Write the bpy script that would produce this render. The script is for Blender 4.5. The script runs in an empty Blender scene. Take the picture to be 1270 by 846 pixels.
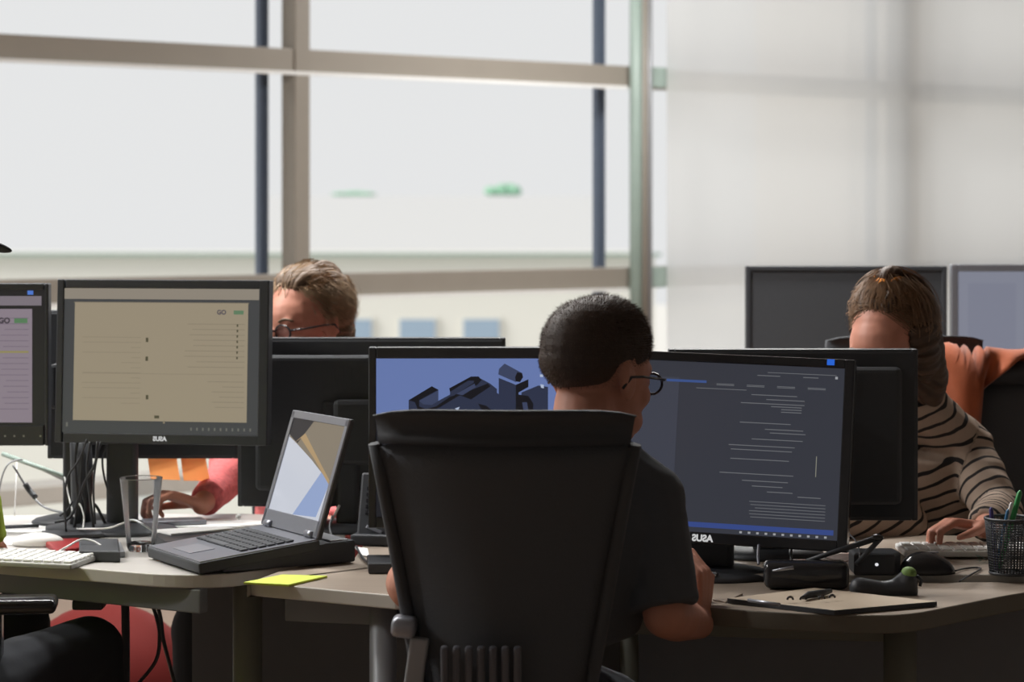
import bpy, bmesh, math, random
from mathutils import Vector, Matrix, Euler, noise
random.seed(7)
C = bpy.context.scene.collection
V = Vector
PI = math.pi
F, CX, HY, H = 3000.0, 635.0, 262.0, 1.44     # focal length in px, column of the axis, horizon row, eye height

# ---------------------------------------------------------------- camera, sky, sun, lamps, exposure
sc = bpy.context.scene
cam = bpy.data.cameras.new('camera'); cam_o = bpy.data.objects.new('camera', cam); C.objects.link(cam_o)
cam_o.location = (0, 0, H); cam_o.rotation_euler = (PI/2, 0, 0)
cam.sensor_width = 36; cam.lens = 36*F/1270; cam.shift_y = -(423-HY)/1270
cam.dof.use_dof = True; cam.dof.focus_distance = 4.5; cam.dof.aperture_fstop = 5.0
cam.clip_end = 500
sc.camera = cam_o
sc.view_settings.view_transform = 'Standard'; sc.view_settings.look = 'None'
sc.view_settings.gamma = 1; sc.view_settings.use_curve_mapping = False
sc.view_settings.exposure = 0.0
sc.cycles.use_denoising = True
sc.cycles.max_bounces = 8; sc.cycles.diffuse_bounces = 5; sc.cycles.transparent_max_bounces = 24
sc.cycles.sample_clamp_indirect = 4
w = bpy.data.worlds.new('overcast_sky'); sc.world = w; w.use_nodes = True
w.node_tree.nodes['Background'].inputs[0].default_value = (0.985, 0.995, 1.0, 1)
w.node_tree.nodes['Background'].inputs[1].default_value = 0.80
sun = bpy.data.lights.new('hazy_sun', 'SUN'); sun.energy = 2.6; sun.angle = math.radians(25); sun.color = (1, .97, .92)
sun_o = bpy.data.objects.new('hazy_sun', sun); C.objects.link(sun_o)
sun_o.rotation_euler = V((-.72, -.30, .62)).to_track_quat('Z', 'Y').to_euler()
CEIL = 3.3
LAMP_W = 84.0      # watts of each added ceiling luminaire

# ---------------------------------------------------------------- materials
def lin(c):
    return tuple(((x/255)/12.92 if x/255 <= .04045 else ((x/255+.055)/1.055)**2.4) for x in c)
def mat(name, rgb, rough=.6, metal=0, spec=.4, emit=None, es=1, noise_amt=0, noise_scale=20, bump=0, srgb=True, stretch=None, coat=0, sheen=0):
    m = bpy.data.materials.new(name); m.use_nodes = True
    nt = m.node_tree; b = nt.nodes['Principled BSDF']
    col = lin(rgb) if srgb else rgb
    b.inputs['Base Color'].default_value = (*col, 1)
    b.inputs['Roughness'].default_value = rough; b.inputs['Metallic'].default_value = metal
    b.inputs['Specular IOR Level'].default_value = spec
    b.inputs['Coat Weight'].default_value = coat
    b.inputs['Sheen Weight'].default_value = sheen
    if emit:
        b.inputs['Emission Color'].default_value = (*lin(emit), 1); b.inputs['Emission Strength'].default_value = es
    tc = nt.nodes.new('ShaderNodeTexCoord'); mp = nt.nodes.new('ShaderNodeMapping')
    nt.links.new(tc.outputs['Object'], mp.inputs[0])
    if stretch: mp.inputs['Scale'].default_value = stretch
    nz = nt.nodes.new('ShaderNodeTexNoise'); nz.inputs['Scale'].default_value = noise_scale; nz.inputs['Detail'].default_value = 5
    nt.links.new(mp.outputs[0], nz.inputs['Vector'])
    na = noise_amt if noise_amt else .06
    mx = nt.nodes.new('ShaderNodeMix'); mx.data_type = 'RGBA'
    mx.inputs[6].default_value = (*[c*(1-na) for c in col], 1); mx.inputs[7].default_value = (*[min(1, c*(1+na)) for c in col], 1)
    nt.links.new(nz.outputs['Fac'], mx.inputs[0]); nt.links.new(mx.outputs[2], b.inputs['Base Color'])
    if bump:
        bp = nt.nodes.new('ShaderNodeBump'); bp.inputs['Strength'].default_value = bump; bp.inputs['Distance'].default_value = .004
        nt.links.new(nz.outputs['Fac'], bp.inputs['Height']); nt.links.new(bp.outputs[0], b.inputs['Normal'])
    return m
def screen_mat(name, rgb, k=1.0):     # a lit display with a slightly glossy front
    m = bpy.data.materials.new(name); m.use_nodes = True
    b = m.node_tree.nodes['Principled BSDF']
    b.inputs['Base Color'].default_value = (.01, .01, .012, 1); b.inputs['Roughness'].default_value = .35
    b.inputs['Specular IOR Level'].default_value = .25
    b.inputs['Emission Color'].default_value = (*lin(rgb), 1); b.inputs['Emission Strength'].default_value = k
    return m
def thin_glass(name, tint=(1, 1, 1), refl=.06):
    m = bpy.data.materials.new(name); m.use_nodes = True; nt = m.node_tree; nt.nodes.clear()
    o = nt.nodes.new('ShaderNodeOutputMaterial'); t = nt.nodes.new('ShaderNodeBsdfTransparent'); g = nt.nodes.new('ShaderNodeBsdfGlossy')
    t.inputs[0].default_value = (*tint, 1); g.inputs['Roughness'].default_value = .02
    mx = nt.nodes.new('ShaderNodeMixShader'); lw = nt.nodes.new('ShaderNodeLayerWeight'); lw.inputs[0].default_value = refl
    nt.links.new(lw.outputs['Fresnel'], mx.inputs[0]); nt.links.new(t.outputs[0], mx.inputs[1]); nt.links.new(g.outputs[0], mx.inputs[2])
    nt.links.new(mx.outputs[0], o.inputs[0]); return m
M = {}
M['black'] = mat('black_plastic', (62, 64, 68), .45, noise_amt=.1, noise_scale=60)
M['gloss_black'] = mat('glossy_black_plastic', (42, 42, 45), .16, spec=.5)
M['matte_black'] = mat('matte_black_plastic', (68, 70, 74), .7, noise_scale=90)
M['mesh_black'] = mat('black_chair_fabric', (76, 79, 84), .85, bump=.3, noise_scale=300)
M['tshirt'] = mat('black_cotton', (76, 79, 84), .95, bump=.15, noise_scale=80, sheen=.02)
M['trousers'] = mat('dark_trouser_cotton', (46, 48, 53), .95, bump=.1, noise_scale=80)
M['grey_metal'] = mat('grey_painted_metal', (150, 152, 156), .4, metal=.2, noise_scale=15)
M['panel'] = mat('grey_shade_panel', (120, 122, 126), .6)  # for the sheets added under the desks as shade
M['rib'] = mat('grey_plastic_rib', (90, 91, 98), .5)
M['silver'] = mat('brushed_silver', (150, 152, 160), .35, metal=.6, noise_scale=200)
M['dark_metal'] = mat('dark_olive_metal', (124, 124, 112), .5, noise_scale=20)
M['apron'] = mat('grey_metal_beam', (120, 122, 124), .45, metal=.1)
M['desk'] = mat('pale_wood_laminate', (186, 182, 177), .30, spec=.5, noise_amt=.1, noise_scale=9, stretch=(1, 12, 1))
M['desk_r'] = mat('beige_wood_laminate', (152, 138, 124), .45, spec=.4, noise_amt=.12, noise_scale=9, stretch=(1, 12, 1))
M['desk_edge_r'] = mat('olive_desk_edge', (108, 103, 92), .6)
M['desk_edge'] = mat('desk_edge_band', (196, 192, 184), .5)
M['white'] = mat('white_plastic', (232, 232, 230), .4)
M['kb_body'] = mat('keyboard_body_grey', (168, 168, 164), .4)
M['paper'] = mat('white_paper', (240, 240, 238), .8)
M['red'] = mat('red_plastic', (140, 26, 28), .4)
M['green_paper'] = mat('lime_paper', (205, 222, 90), .8)
M['orange_paper'] = mat('orange_paper', (250, 196, 140), .8)
_n = M['orange_paper'].node_tree; _p = _n.nodes['Principled BSDF']; _tl = _n.nodes.new('ShaderNodeBsdfTranslucent'); _tl.inputs[0].default_value = (*lin((255, 214, 168)), 1)
_ms = _n.nodes.new('ShaderNodeMixShader'); _ms.inputs[0].default_value = .75; _n.links.new(_p.outputs[0], _ms.inputs[1]); _n.links.new(_tl.outputs[0], _ms.inputs[2]); _n.links.new(_ms.outputs[0], _n.nodes['Material Output'].inputs[0])
M['skin_m'] = mat('skin_of_the_man', (186, 130, 109), .55, noise_amt=.12, noise_scale=40)
M['skin_w'] = mat('skin_warm', (198, 136, 114), .5, noise_amt=.10, noise_scale=40)
M['skin_d'] = mat('skin_in_brown', (170, 116, 92), .55, noise_amt=.10, noise_scale=40)
M['hair_m'] = mat('short_brown_hair', (66, 52, 44), .6, noise_amt=.3, noise_scale=90)
def fade(m, z0, z1, low):                                              # very short hair lets the skin show low on the head
    n = m.node_tree; b = n.nodes['Principled BSDF']; tc = n.nodes.new('ShaderNodeTexCoord'); sx = n.nodes.new('ShaderNodeSeparateXYZ'); mr = n.nodes.new('ShaderNodeMapRange')
    mr.inputs[1].default_value = z0; mr.inputs[2].default_value = z1; n.links.new(tc.outputs['Object'], sx.inputs[0]); n.links.new(sx.outputs[2], mr.inputs[0])
    mx = n.nodes.new('ShaderNodeMix'); mx.data_type = 'RGBA'; mx.inputs[6].default_value = (*lin(low), 1); n.links.new(mr.outputs[0], mx.inputs[0])
    n.links.new(b.inputs['Base Color'].links[0].from_socket, mx.inputs[7]); n.links.new(mx.outputs[2], b.inputs['Base Color'])
fade(M['hair_m'], 1.085, 1.19, (104, 78, 66))
M['hair_b'] = mat('dark_blonde_hair', (104, 82, 62), .5, noise_amt=.4, noise_scale=60)
M['hair_r'] = mat('light_brown_hair', (76, 56, 42), .5, noise_amt=.4, noise_scale=60)
M['strand_buzz'] = mat('hair_strand_brown', (76, 62, 54), .6, noise_amt=.3)
fade(M['strand_buzz'], 1.085, 1.19, (100, 78, 66))
M['strand_swept'] = mat('hair_strand_blonde', (164, 136, 106), .5, noise_amt=.5, noise_scale=90)
M['strand_bun'] = mat('hair_strand_light_brown', (124, 94, 68), .5, noise_amt=.5, noise_scale=90)
M['scrunchie'] = mat('orange_hair_tie', (222, 140, 62), .8, bump=.4, noise_scale=60)
M['pink'] = mat('pink_knit', (214, 112, 112), .9, bump=1.0, noise_amt=.35, noise_scale=110)
M['lime'] = mat('lime_cotton', (168, 190, 60), .9, bump=.2)
M['orange_fleece'] = mat('orange_fleece', (168, 88, 54), .9, bump=.3, noise_amt=.12, noise_scale=50, sheen=.3)
M['frame'] = mat('beige_painted_steel', (146, 139, 129), .5, noise_amt=.05, noise_scale=8)
M['frame_dark'] = mat('blue_grey_frame', (88, 98, 114), .4, metal=.3)
M['pipe_g'] = mat('pale_green_steel', (150, 166, 158), .4)
M['wall'] = mat('white_wall_paint', (222, 220, 214), .8, bump=.05)
M['wall_dark'] = mat('grey_wall_paint', (214, 214, 214), .8)
M['ceiling'] = mat('ceiling_paint', (200, 200, 198), .9)
M['floor'] = mat('tan_floor_wood', (138, 116, 98), .5, noise_amt=.15, noise_scale=4, stretch=(1, 10, 1))
M['ground'] = mat('pale_concrete', (222, 220, 214), .9)
M['facade'] = mat('cream_render', (221, 220, 213), .9)
M['white_render'] = mat('white_render', (221, 222, 224), .9)
M['facade2'] = mat('blind_darkening_render', (200, 190, 178), .9)
M['win_far'] = mat('far_window_pane', (150, 170, 190), .15, spec=.5)
M['green_leaf'] = mat('pale_green_foliage', (150, 196, 168), .8)
M['glass'] = thin_glass('window_glass')
M['lens'] = thin_glass('spectacle_lens', (.84, .9, .98), .10)
M['tumbler'] = bpy.data.materials.new('clear_tumbler_glass'); M['tumbler'].use_nodes = True
_b = M['tumbler'].node_tree.nodes['Principled BSDF']; _b.inputs['Transmission Weight'].default_value = 1; _b.inputs['Roughness'].default_value = .01; _b.inputs['IOR'].default_value = 1.48; _b.inputs['Base Color'].default_value = (.95, .97, .98, 1)
# roller blind: woven cloth, part open weave, part diffusing
mb_ = bpy.data.materials.new('white_blind_cloth'); mb_.use_nodes = True; nt = mb_.node_tree; nt.nodes.clear()
_o = nt.nodes.new('ShaderNodeOutputMaterial'); _t = nt.nodes.new('ShaderNodeBsdfTransparent'); _l = nt.nodes.new('ShaderNodeBsdfTranslucent'); _d = nt.nodes.new('ShaderNodeBsdfDiffuse')
_l.inputs[0].default_value = (.955, .965, .975, 1); _d.inputs[0].default_value = (.9, .9, .88, 1); _t.inputs[0].default_value = (1, 1, 1, 1)
_m1 = nt.nodes.new('ShaderNodeMixShader'); _m1.inputs[0].default_value = .22
_m2 = nt.nodes.new('ShaderNodeMixShader'); _m2.inputs[0].default_value = .10
nt.links.new(_l.outputs[0], _m1.inputs[1]); nt.links.new(_d.outputs[0], _m1.inputs[2])
nt.links.new(_m1.outputs[0], _m2.inputs[1]); nt.links.new(_t.outputs[0], _m2.inputs[2]); nt.links.new(_m2.outputs[0], _o.inputs[0])
M['blind'] = mb_

# ---------------------------------------------------------------- helpers
def W(px, py, Y): return V(((px-CX)/F*Y, Y, H-(py-HY)/F*Y))          # a measured point at a known distance
def G(px, py, z=.75):                                                  # a measured point on a horizontal plane
    return W(px, py, (H-z)*F/(py-HY))
def BM(): return bmesh.new()
def obj(name, bm, m, parent=None, smooth=False, at=None, kind=None):
    me = bpy.data.meshes.new(name)
    bmesh.ops.recalc_face_normals(bm, faces=bm.faces)
    bm.to_mesh(me); bm.free()
    for x in (m if isinstance(m, (list, tuple)) else [m]): me.materials.append(x)
    if smooth:
        for p in me.polygons: p.use_smooth = True
    o = bpy.data.objects.new(name, me); C.objects.link(o)
    if parent is not None: o.parent = parent
    if at is not None: o.location = at
    if kind: o['kind'] = kind
    return o
def thing(name, label, cat, loc=(0, 0, 0), rz=0, group=None, kind=None):
    o = bpy.data.objects.new(name, None); C.objects.link(o); o.empty_display_size = .05
    o.location = loc; o.rotation_euler = (0, 0, rz)
    if kind: o['kind'] = kind
    else: o['label'] = label; o['category'] = cat
    if group: o['group'] = group
    return o
def tag(o, label, cat, group=None, kind=None):
    o['label'] = label; o['category'] = cat
    if group: o['group'] = group
    if kind: o['kind'] = kind
    return o
def box(bm, c, s, rot=None, bev=0, seg=2, mi=0):
    t = bmesh.new(); bmesh.ops.create_cube(t, size=1)
    for v in t.verts: v.co = V((v.co.x*s[0], v.co.y*s[1], v.co.z*s[2]))
    if bev: bmesh.ops.bevel(t, geom=t.edges[:], offset=bev, segments=seg, affect='EDGES', profile=.5)
    mx = Matrix.Translation(c) @ (rot.to_4x4() if isinstance(rot, Matrix) else (Euler(rot).to_matrix().to_4x4() if rot is not None else Matrix()))
    merge(bm, t, mx, mi); return bm
def merge(bm, t, mx=Matrix(), mi=None):
    vs = [bm.verts.new(mx @ v.co) for v in t.verts]
    t.verts.index_update()
    for f in t.faces:
        try:
            nf = bm.faces.new([vs[v.index] for v in f.verts]); nf.material_index = f.material_index if mi is None else mi; nf.smooth = f.smooth
        except ValueError: pass
    t.free()
def frame_of(d):
    d = d.normalized(); a = V((0, 0, 1)) if abs(d.z) < .9 else V((1, 0, 0))
    x = d.cross(a).normalized(); return x, d.cross(x).normalized()
def tube(bm, pts, r, n=8, cap=True, mi=0):
    pts = [V(p) for p in pts]; rs = r if isinstance(r, (list, tuple)) else [r]*len(pts)
    rings = []; xp = None
    for i, p in enumerate(pts):
        d = (pts[min(i+1, len(pts)-1)]-pts[max(i-1, 0)]).normalized()
        if xp is None: x, y = frame_of(d)
        else:
            x = (xp-d*xp.dot(d)).normalized(); y = d.cross(x)
        xp = x
        rings.append([bm.verts.new(p+(x*math.cos(2*PI*k/n)+y*math.sin(2*PI*k/n))*rs[i]) for k in range(n)])
    for a, b in zip(rings, rings[1:]):
        for k in range(n):
            f = bm.faces.new((a[k], a[(k+1) % n], b[(k+1) % n], b[k])); f.smooth = True; f.material_index = mi
    if cap:
        for q in (rings[0][::-1], rings[-1]):
            f = bm.faces.new(q); f.material_index = mi
    return bm
def spline(pts, k=6):                                                   # Catmull-Rom
    P = [V(p) for p in pts]; P = [P[0]*2-P[1]]+P+[P[-1]*2-P[-2]]; out = []
    for i in range(1, len(P)-2):
        for j in range(k):
            t = j/k; a, b, c, d = P[i-1:i+3]
            out.append(.5*((2*b)+(c-a)*t+(2*a-5*b+4*c-d)*t*t+(3*b-a-3*c+d)*t**3))
    out.append(P[-2]); return out
def lathe(bm, prof, c=(0, 0, 0), n=32, mi=0):
    c = V(c); rings = []
    for r, z in prof:
        rings.append([bm.verts.new(c+V((r*math.cos(2*PI*k/n), r*math.sin(2*PI*k/n), z))) for k in range(n)] if r > 1e-6 else [bm.verts.new(c+V((0, 0, z)))])
    for a, b in zip(rings, rings[1:]):
        for k in range(n):
            q = [a[k % len(a)], a[(k+1) % len(a)], b[(k+1) % len(b)], b[k % len(b)]]
            u = []
            for v in q:
                if v not in u: u.append(v)
            if len(u) > 2:
                f = bm.faces.new(u); f.smooth = True; f.material_index = mi
    return bm
def prism(bm, poly, z0, z1, mi=0, mi_side=None, bev=0):
    t = bmesh.new()
    f = t.faces.new([t.verts.new((p[0], p[1], z0)) for p in poly])
    r = bmesh.ops.extrude_face_region(t, geom=[f])
    bmesh.ops.translate(t, verts=[v for v in r['geom'] if isinstance(v, bmesh.types.BMVert)], vec=(0, 0, z1-z0))
    t.normal_update()
    if bev:
        es = [e for e in t.edges if abs(e.verts[0].co.z-e.verts[1].co.z) < 1e-6]
        bmesh.ops.bevel(t, geom=es, offset=bev, segments=3, affect='EDGES', profile=.5)
    t.normal_update()
    for f in t.faces: f.material_index = (mi_side if (mi_side is not None and abs(f.normal.z) < .95) else mi)
    merge(bm, t); return bm
def ell(bm, c, r, rot=None, seg=20, mi=0):
    t = bmesh.new(); bmesh.ops.create_uvsphere(t, u_segments=seg, v_segments=max(8, seg//2), radius=1)
    R = rot if rot is not None else Matrix.Identity(3)
    mx = Matrix.Translation(c) @ R.to_4x4() @ Matrix.Diagonal((*r, 1))
    for f in t.faces: f.smooth = True
    merge(bm, t, mx, mi); return bm
def cap(bm, a, b, ra, rb, n=14, flat=False):                            # tapered limb piece
    a = V(a); b = V(b); tube(bm, [a, b], [ra, rb], n)
    if not flat: ell(bm, a, (ra,)*3, seg=n); ell(bm, b, (rb,)*3, seg=n)
    elif flat == 'end': ell(bm, a, (ra,)*3, seg=n)
    return bm
def loft(bm, rings, n=28):                                              # (centre, side vector*halfwidth, forward vector*halfdepth, squareness)
    rs = []
    for c, s, f, q in rings:
        row = []
        for k in range(n):
            t = 2*PI*k/n; ct, st = math.cos(t), math.sin(t)
            row.append(bm.verts.new(V(c)+V(s)*math.copysign(abs(ct)**q, ct)+V(f)*math.copysign(abs(st)**q, st)))
        rs.append(row)
    for a, b in zip(rs, rs[1:]):
        for k in range(n): bm.faces.new((a[k], a[(k+1) % n], b[(k+1) % n], b[k]))
    bm.faces.new(rs[0][::-1]); bm.faces.new(rs[-1]); return bm
def skinned(name, bm, m, parent, voxel=.006, smooth=4, wrinkle=0, wscale=9, fn=None):   # fuse overlapping shapes into one continuous surface
    me = bpy.data.meshes.new(name); bmesh.ops.recalc_face_normals(bm, faces=bm.faces); bm.to_mesh(me); bm.free()
    t = bpy.data.objects.new('work', me); C.objects.link(t)
    r = t.modifiers.new('r', 'REMESH'); r.mode = 'VOXEL'; r.voxel_size = voxel; r.use_smooth_shade = True
    s = t.modifiers.new('s', 'SMOOTH'); s.factor = .5; s.iterations = smooth
    dg = bpy.context.evaluated_depsgraph_get(); dg.update()
    out = bpy.data.meshes.new_from_object(t.evaluated_get(dg)); bpy.data.objects.remove(t)
    if wrinkle:
        ns = [v.normal.copy() for v in out.vertices]
        for v, nn in zip(out.vertices, ns):
            p = v.co*wscale
            v.co += nn*wrinkle*(noise.noise(p)+.5*noise.noise(p*V((2.3, 2.3, 3.1)))+.6) 
    if fn: fn(out)
    for p in out.polygons: p.use_smooth = True
    out.materials.clear(); out.materials.append(m); out.name = name
    o = bpy.data.objects.new(name, out); C.objects.link(o); o.parent = parent
    return o
def text_mesh(s, size, mx, m, parent, name='lettering', bold=0):
    cu = bpy.data.curves.new('t', 'FONT'); cu.body = s; cu.size = size; cu.offset = bold; cu.align_x = 'CENTER'; cu.align_y = 'CENTER'
    t = bpy.data.objects.new('t', cu); C.objects.link(t)
    dg = bpy.context.evaluated_depsgraph_get(); dg.update()
    me = bpy.data.meshes.new_from_object(t.evaluated_get(dg)); bpy.data.objects.remove(t)
    me.transform(mx); me.materials.clear(); me.materials.append(m)
    o = bpy.data.objects.new(name, me); C.objects.link(o); o.parent = parent; return o
def cable(pts, r, m, label, group=None, name='cable', parent=None, k=8):
    o = obj(name, tube(BM(), spline(pts, k), r, 6), m, parent)
    if parent is None: tag(o, label, 'cable', group)
    return o

# ---------------------------------------------------------------- the room
WX = lambda X: 11.75+.829*X                                            # the window wall's line
wd = V((1, .829, 0)).normalized(); wn = V((-wd.y, wd.x, 0))           # along the wall, outward
W0 = V((0, 11.75, 0))
def wall_s(px, off=0):                                                        # distance along the window wall of an image column
    t = (px-CX)/F; Y = (wn.y*11.75+off)/(wn.x*t+wn.y); return (V((t*Y, Y, 0))-W0).dot(wd)
def wpt(s, off=0, z=0): return W0+wd*s+wn*off+V((0, 0, z))
Rw = Matrix((wd, wn, V((0, 0, 1)))).transposed()
def wbox(bm, s0, s1, o0, o1, z0, z1, bev=0):
    return box(bm, wpt((s0+s1)/2, (o0+o1)/2, (z0+z1)/2), (s1-s0, o1-o0, z1-z0), Rw, bev)
S0, S1 = -12.0, 9.0
pA, pB = wpt(S0), wpt(S1)
fl = [(pA.x, pA.y), (pB.x, pB.y), (pB.x, -3), (pA.x, -3)]
o = obj('floor', prism(BM(), fl, -.12, 0), M['floor'], kind='structure')
o = obj('ceiling', prism(BM(), [(pA.x-1, pA.y-.6), (pB.x+1, pB.y+1), (pB.x+1, -4), (pA.x-1, -4)], CEIL, CEIL+.15), M['ceiling'], kind='structure')
obj('wall_back', box(BM(), ((pA.x+pB.x)/2, -3.1, CEIL/2), (pB.x-pA.x, .2, CEIL)), M['wall_dark'], kind='structure')
obj('wall_right', box(BM(), (pB.x+.1, (pB.y-3)/2, CEIL/2), (.2, pB.y+3, CEIL)), M['wall_dark'], kind='structure')
obj('wall_left', box(BM(), (pA.x-.1, (pA.y-3)/2, CEIL/2), (.2, max(.5, pA.y+3), CEIL)), M['wall_dark'], kind='structure')
win = thing('window_1', None, None, (0, 0, 0), kind='structure')
s_m1, s_m2 = wall_s(375.5, -.06), wall_s(796.0, -.10)
s_end = wall_s(825, -.06)
step = s_m2-s_m1
bevs = .004
mull = [s_m1+step*k for k in range(-6, 6)]
for s in mull:
    if abs(s-s_m2) < .01: continue
    if S0 < s < S1: obj('mullion', wbox(BM(), s-.041, s+.041, -.06, .05, 0, CEIL, .005), M['frame'], win)
zb = {'transom': (1.118, .053), }
for z, hh in ((1.104, .053), (2.118, .053), (3.05, .05)):
    bm = BM(); wbox(bm, S0, s_end, -.05, .05, z-hh, z+hh, .005); obj('transom', bm, M['frame'], win)
    bm = BM(); wbox(bm, S0, s_m2-.05, -.062, -.048, z-hh-.012, z-hh+.004); obj('lit_underside', bm, M['white'], win)  # white strip paints the brightly lit underside of the bar
    bm = BM(); wbox(bm, s_end, S1, .05, .10, z-hh, z+hh); obj('transom', bm, M['frame'], win)
dks = [wall_s(328.5, .10), wall_s(746.5, .10)]; ds = dks[1]-dks[0]
for k in range(-5, 4):
    s = dks[0]+ds*k
    bm = BM(); wbox(bm, s-.021, s+.021, .10, .15, 0, CEIL, .004); wbox(bm, s-.010, s+.010, .085, .10, 0, CEIL)
    obj('frame_post', bm, M['frame_dark'], win)
zz = [.27, 1.10, 2.118, 3.05]
edges = sorted([dks[0]+ds*k for k in range(-5, 5)])
for a, b in zip(edges, edges[1:]):
    for z0, z1 in zip(zz, zz[1:]):
        a2, b2 = max(a, S0), min(b, S1)
        if b2-a2 > .1: obj('pane', wbox(BM(), a2, b2, .13, .138, z0, z1), M['glass'], win)
obj('sill', wbox(BM(), S0, S1, -.10, .14, .225, .30, .006), M['desk_edge'], win)
obj('pane', wbox(BM(), S0, S1, .10, .108, .04, .225), M['glass'], win)
obj('floor_rail', wbox(BM(), S0, S1, .0, .14, 0, .04), M['desk_edge'], win)
# the greenish round post with its pipes, at the end of the clear glazing
post = thing('trim_1', None, None, (0, 0, 0), kind='structure')
obj('post', tube(BM(), [wpt(s_m2-.040, -.10, 0), wpt(s_m2-.040, -.10, CEIL)], .032, 16), M['pipe_g'], post)
obj('pipe', tube(BM(), [wpt(s_m2+.012, -.10, 0), wpt(s_m2+.012, -.10, CEIL)], .024, 12), M['frame'], post)
obj('pipe', tube(BM(), [wpt(s_m2+.050, -.10, 0), wpt(s_m2+.050, -.10, CEIL)], .016, 12), M['grey_metal'], post)
for z in (1.104, 2.118): obj('bracket', wbox(BM(), s_m2+.062, s_end+.002, -.075, -.05, z-.05, z+.053, .003), M['pipe_g'], post)
# roller blind over the glazing on the right
sb0 = wall_s(827, -.13)
bl = thing('roller_blind', 'white translucent roller blind drawn down over the right-hand glazing', 'blind', wpt(sb0))
n = 40; bm = BM(); rows = []
for i in range(n+1):
    s = sb0+(S1-.05-sb0)*i/n; off = -.13+.002*math.sin(i*1.7)
    rows.append([bm.verts.new(wpt(s, off, z)-wpt(sb0)) for z in (.04, 3.18)])
for a, b in zip(rows, rows[1:]): bm.faces.new((a[0], b[0], b[1], a[1]))
obj('cloth', bm, M['blind'], bl)
obj('roller_tube', tube(BM(), [wpt(sb0, -.13, 3.2)-wpt(sb0), wpt(S1-.05, -.13, 3.2)-wpt(sb0)], .03, 12), M['white'], bl)
obj('bottom_bar', tube(BM(), [wpt(sb0, -.13, .035)-wpt(sb0), wpt(S1-.05, -.13, .035)-wpt(sb0)], .012, 8), M['white'], bl)
# unseen ceiling luminaires, added to brighten desks, heads and bars (above the frame)
for i, (x, y) in enumerate([(-2.7, 5.4), (-1.1, 5.9), (0.4, 6.6), (1.0, 10.6), (-3.6, 4.2)]):
    t = thing('added_lamp', 'unseen ceiling lamp strip added to light the desks', 'lamp', (x, y, CEIL-.06), 0, 'added ceiling lamp strips')
    bm = BM(); box(bm, (0, 0, .03), (1.3, .22, .06), bev=.005); obj('housing', bm, M['white'], t)
    L = bpy.data.lights.new('added_lamp_glow', 'AREA'); L.shape = 'RECTANGLE'; L.size = 1.2; L.size_y = .18; L.energy = LAMP_W; L.color = (1, .99, .97)
    lo = bpy.data.objects.new('added_lamp_glow', L); C.objects.link(lo); lo.parent = t; lo.location = (0, 0, -.005)

# ---------------------------------------------------------------- outside, seen through the glass
obj('ground', box(BM(), (0, 120, -9.1), (400, 300, .2)), M['ground'], kind='structure')
def building(name, label, x0, x1, y0, y1, z1, m, wins, strip=None):
    c = V(((x0+x1)/2, y0, -9)); t = thing(name, label, 'building', c)
    obj('wall', box(BM(), (0, (y1-y0)/2, (z1+9)/2), (x1-x0, y1-y0, z1+9)), m, t)
    if strip: obj('parapet', box(BM(), (0, -.15, z1+9+.06), (x1-x0+.4, .5, .12)), strip, t)
    for (a, b, za, zb_) in wins:
        f = obj('window', box(BM(), ((a+b)/2-c.x, -.05, (za+zb_)/2+9), (b-a+.16, .14, zb_-za+.16), bev=.02), M['facade'], t)
        bm = BM(); box(bm, ((a+b)/2-c.x, -.14, (za+zb_)/2+9), (b-a, .05, zb_-za)); obj('pane', bm, M['win_far'], f)
    return t
ws = []
for i, px in enumerate(range(75, 560, 79)):
    a = W(px+26, 396, 80); b = W(px+70, 440, 80); ws.append((a.x, b.x, b.z, a.z))
    ws.append((a.x, b.x, b.z-3, a.z-3))
building('building', 'cream rendered building across the street with square windows', W(-200, 300, 80).x, W(812, 300, 80).x, 80, 92, W(0, 318, 80).z, M['facade'], ws, M['pipe_g'])
building('building', 'farther white building whose flat roof carries bushes', W(330, 300, 140).x, W(745, 300, 140).x, 140, 155, W(0, 243, 140).z, M['white_render'], [], None)
building('building', 'beige building added to darken the right of the roller blind', W(1050, 300, 40).x, W(1700, 300, 40).x, 40, 55, 9, M['facade2'], [])  # added behind the blind so that side of the cloth shows darker
for lab, px0, px1, pt in (('rounded green bush on the far flat roof, right one', 606, 645, 225), ('low flat green bush on the far roof, left one', 417, 462, 236)):
    a, b = W(px0, 243, 141), W(px1, pt, 141); bm = BM()
    for i in range(26):
        fx = random.random(); hh = (b.z-a.z)*(.35+.5*random.random()*(1-abs(fx-.5)))
        ell(bm, (a.x+(b.x-a.x)*fx, 141+random.uniform(-.4, .4), a.z+hh*.6), (.35, .35, hh*.55), seg=8)
    tag(obj('rooftop_bush', bm, M['green_leaf'], smooth=True), lab, 'bush')

# ---------------------------------------------------------------- desks
def desk(label, poly, z, mtop, medge, aprons, legs, thick=.026):
    c = V((sum(p[0] for p in poly)/len(poly), sum(p[1] for p in poly)/len(poly), 0))
    t = thing('office_desk', label, 'desk', c)
    obj('desktop', prism(BM(), [(p[0]-c.x, p[1]-c.y) for p in poly], z-thick, z, 0, 1, bev=.003), [mtop, medge], t)
    for a, b, m in aprons:
        a = V((a[0], a[1], 0))-c; b = V((b[0], b[1], 0))-c; d = b-a; bm = BM()
        box(bm, ((a.x+b.x)/2, (a.y+b.y)/2, z-thick-.024), (d.length, .025, .046), (0, 0, math.atan2(d.y, d.x)), .003)
        obj('beam', bm, m, t)
    for (x, y, r, m) in legs:
        bm = BM(); lathe(bm, [(0, .0), (r*1.2, .0), (r*1.2, .02), (r, .03), (r, z-thick-.001), (0, z-thick-.001)], (x-c.x, y-c.y, 0), 24)
        obj('leg', bm, m, t, True)
    return t
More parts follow.
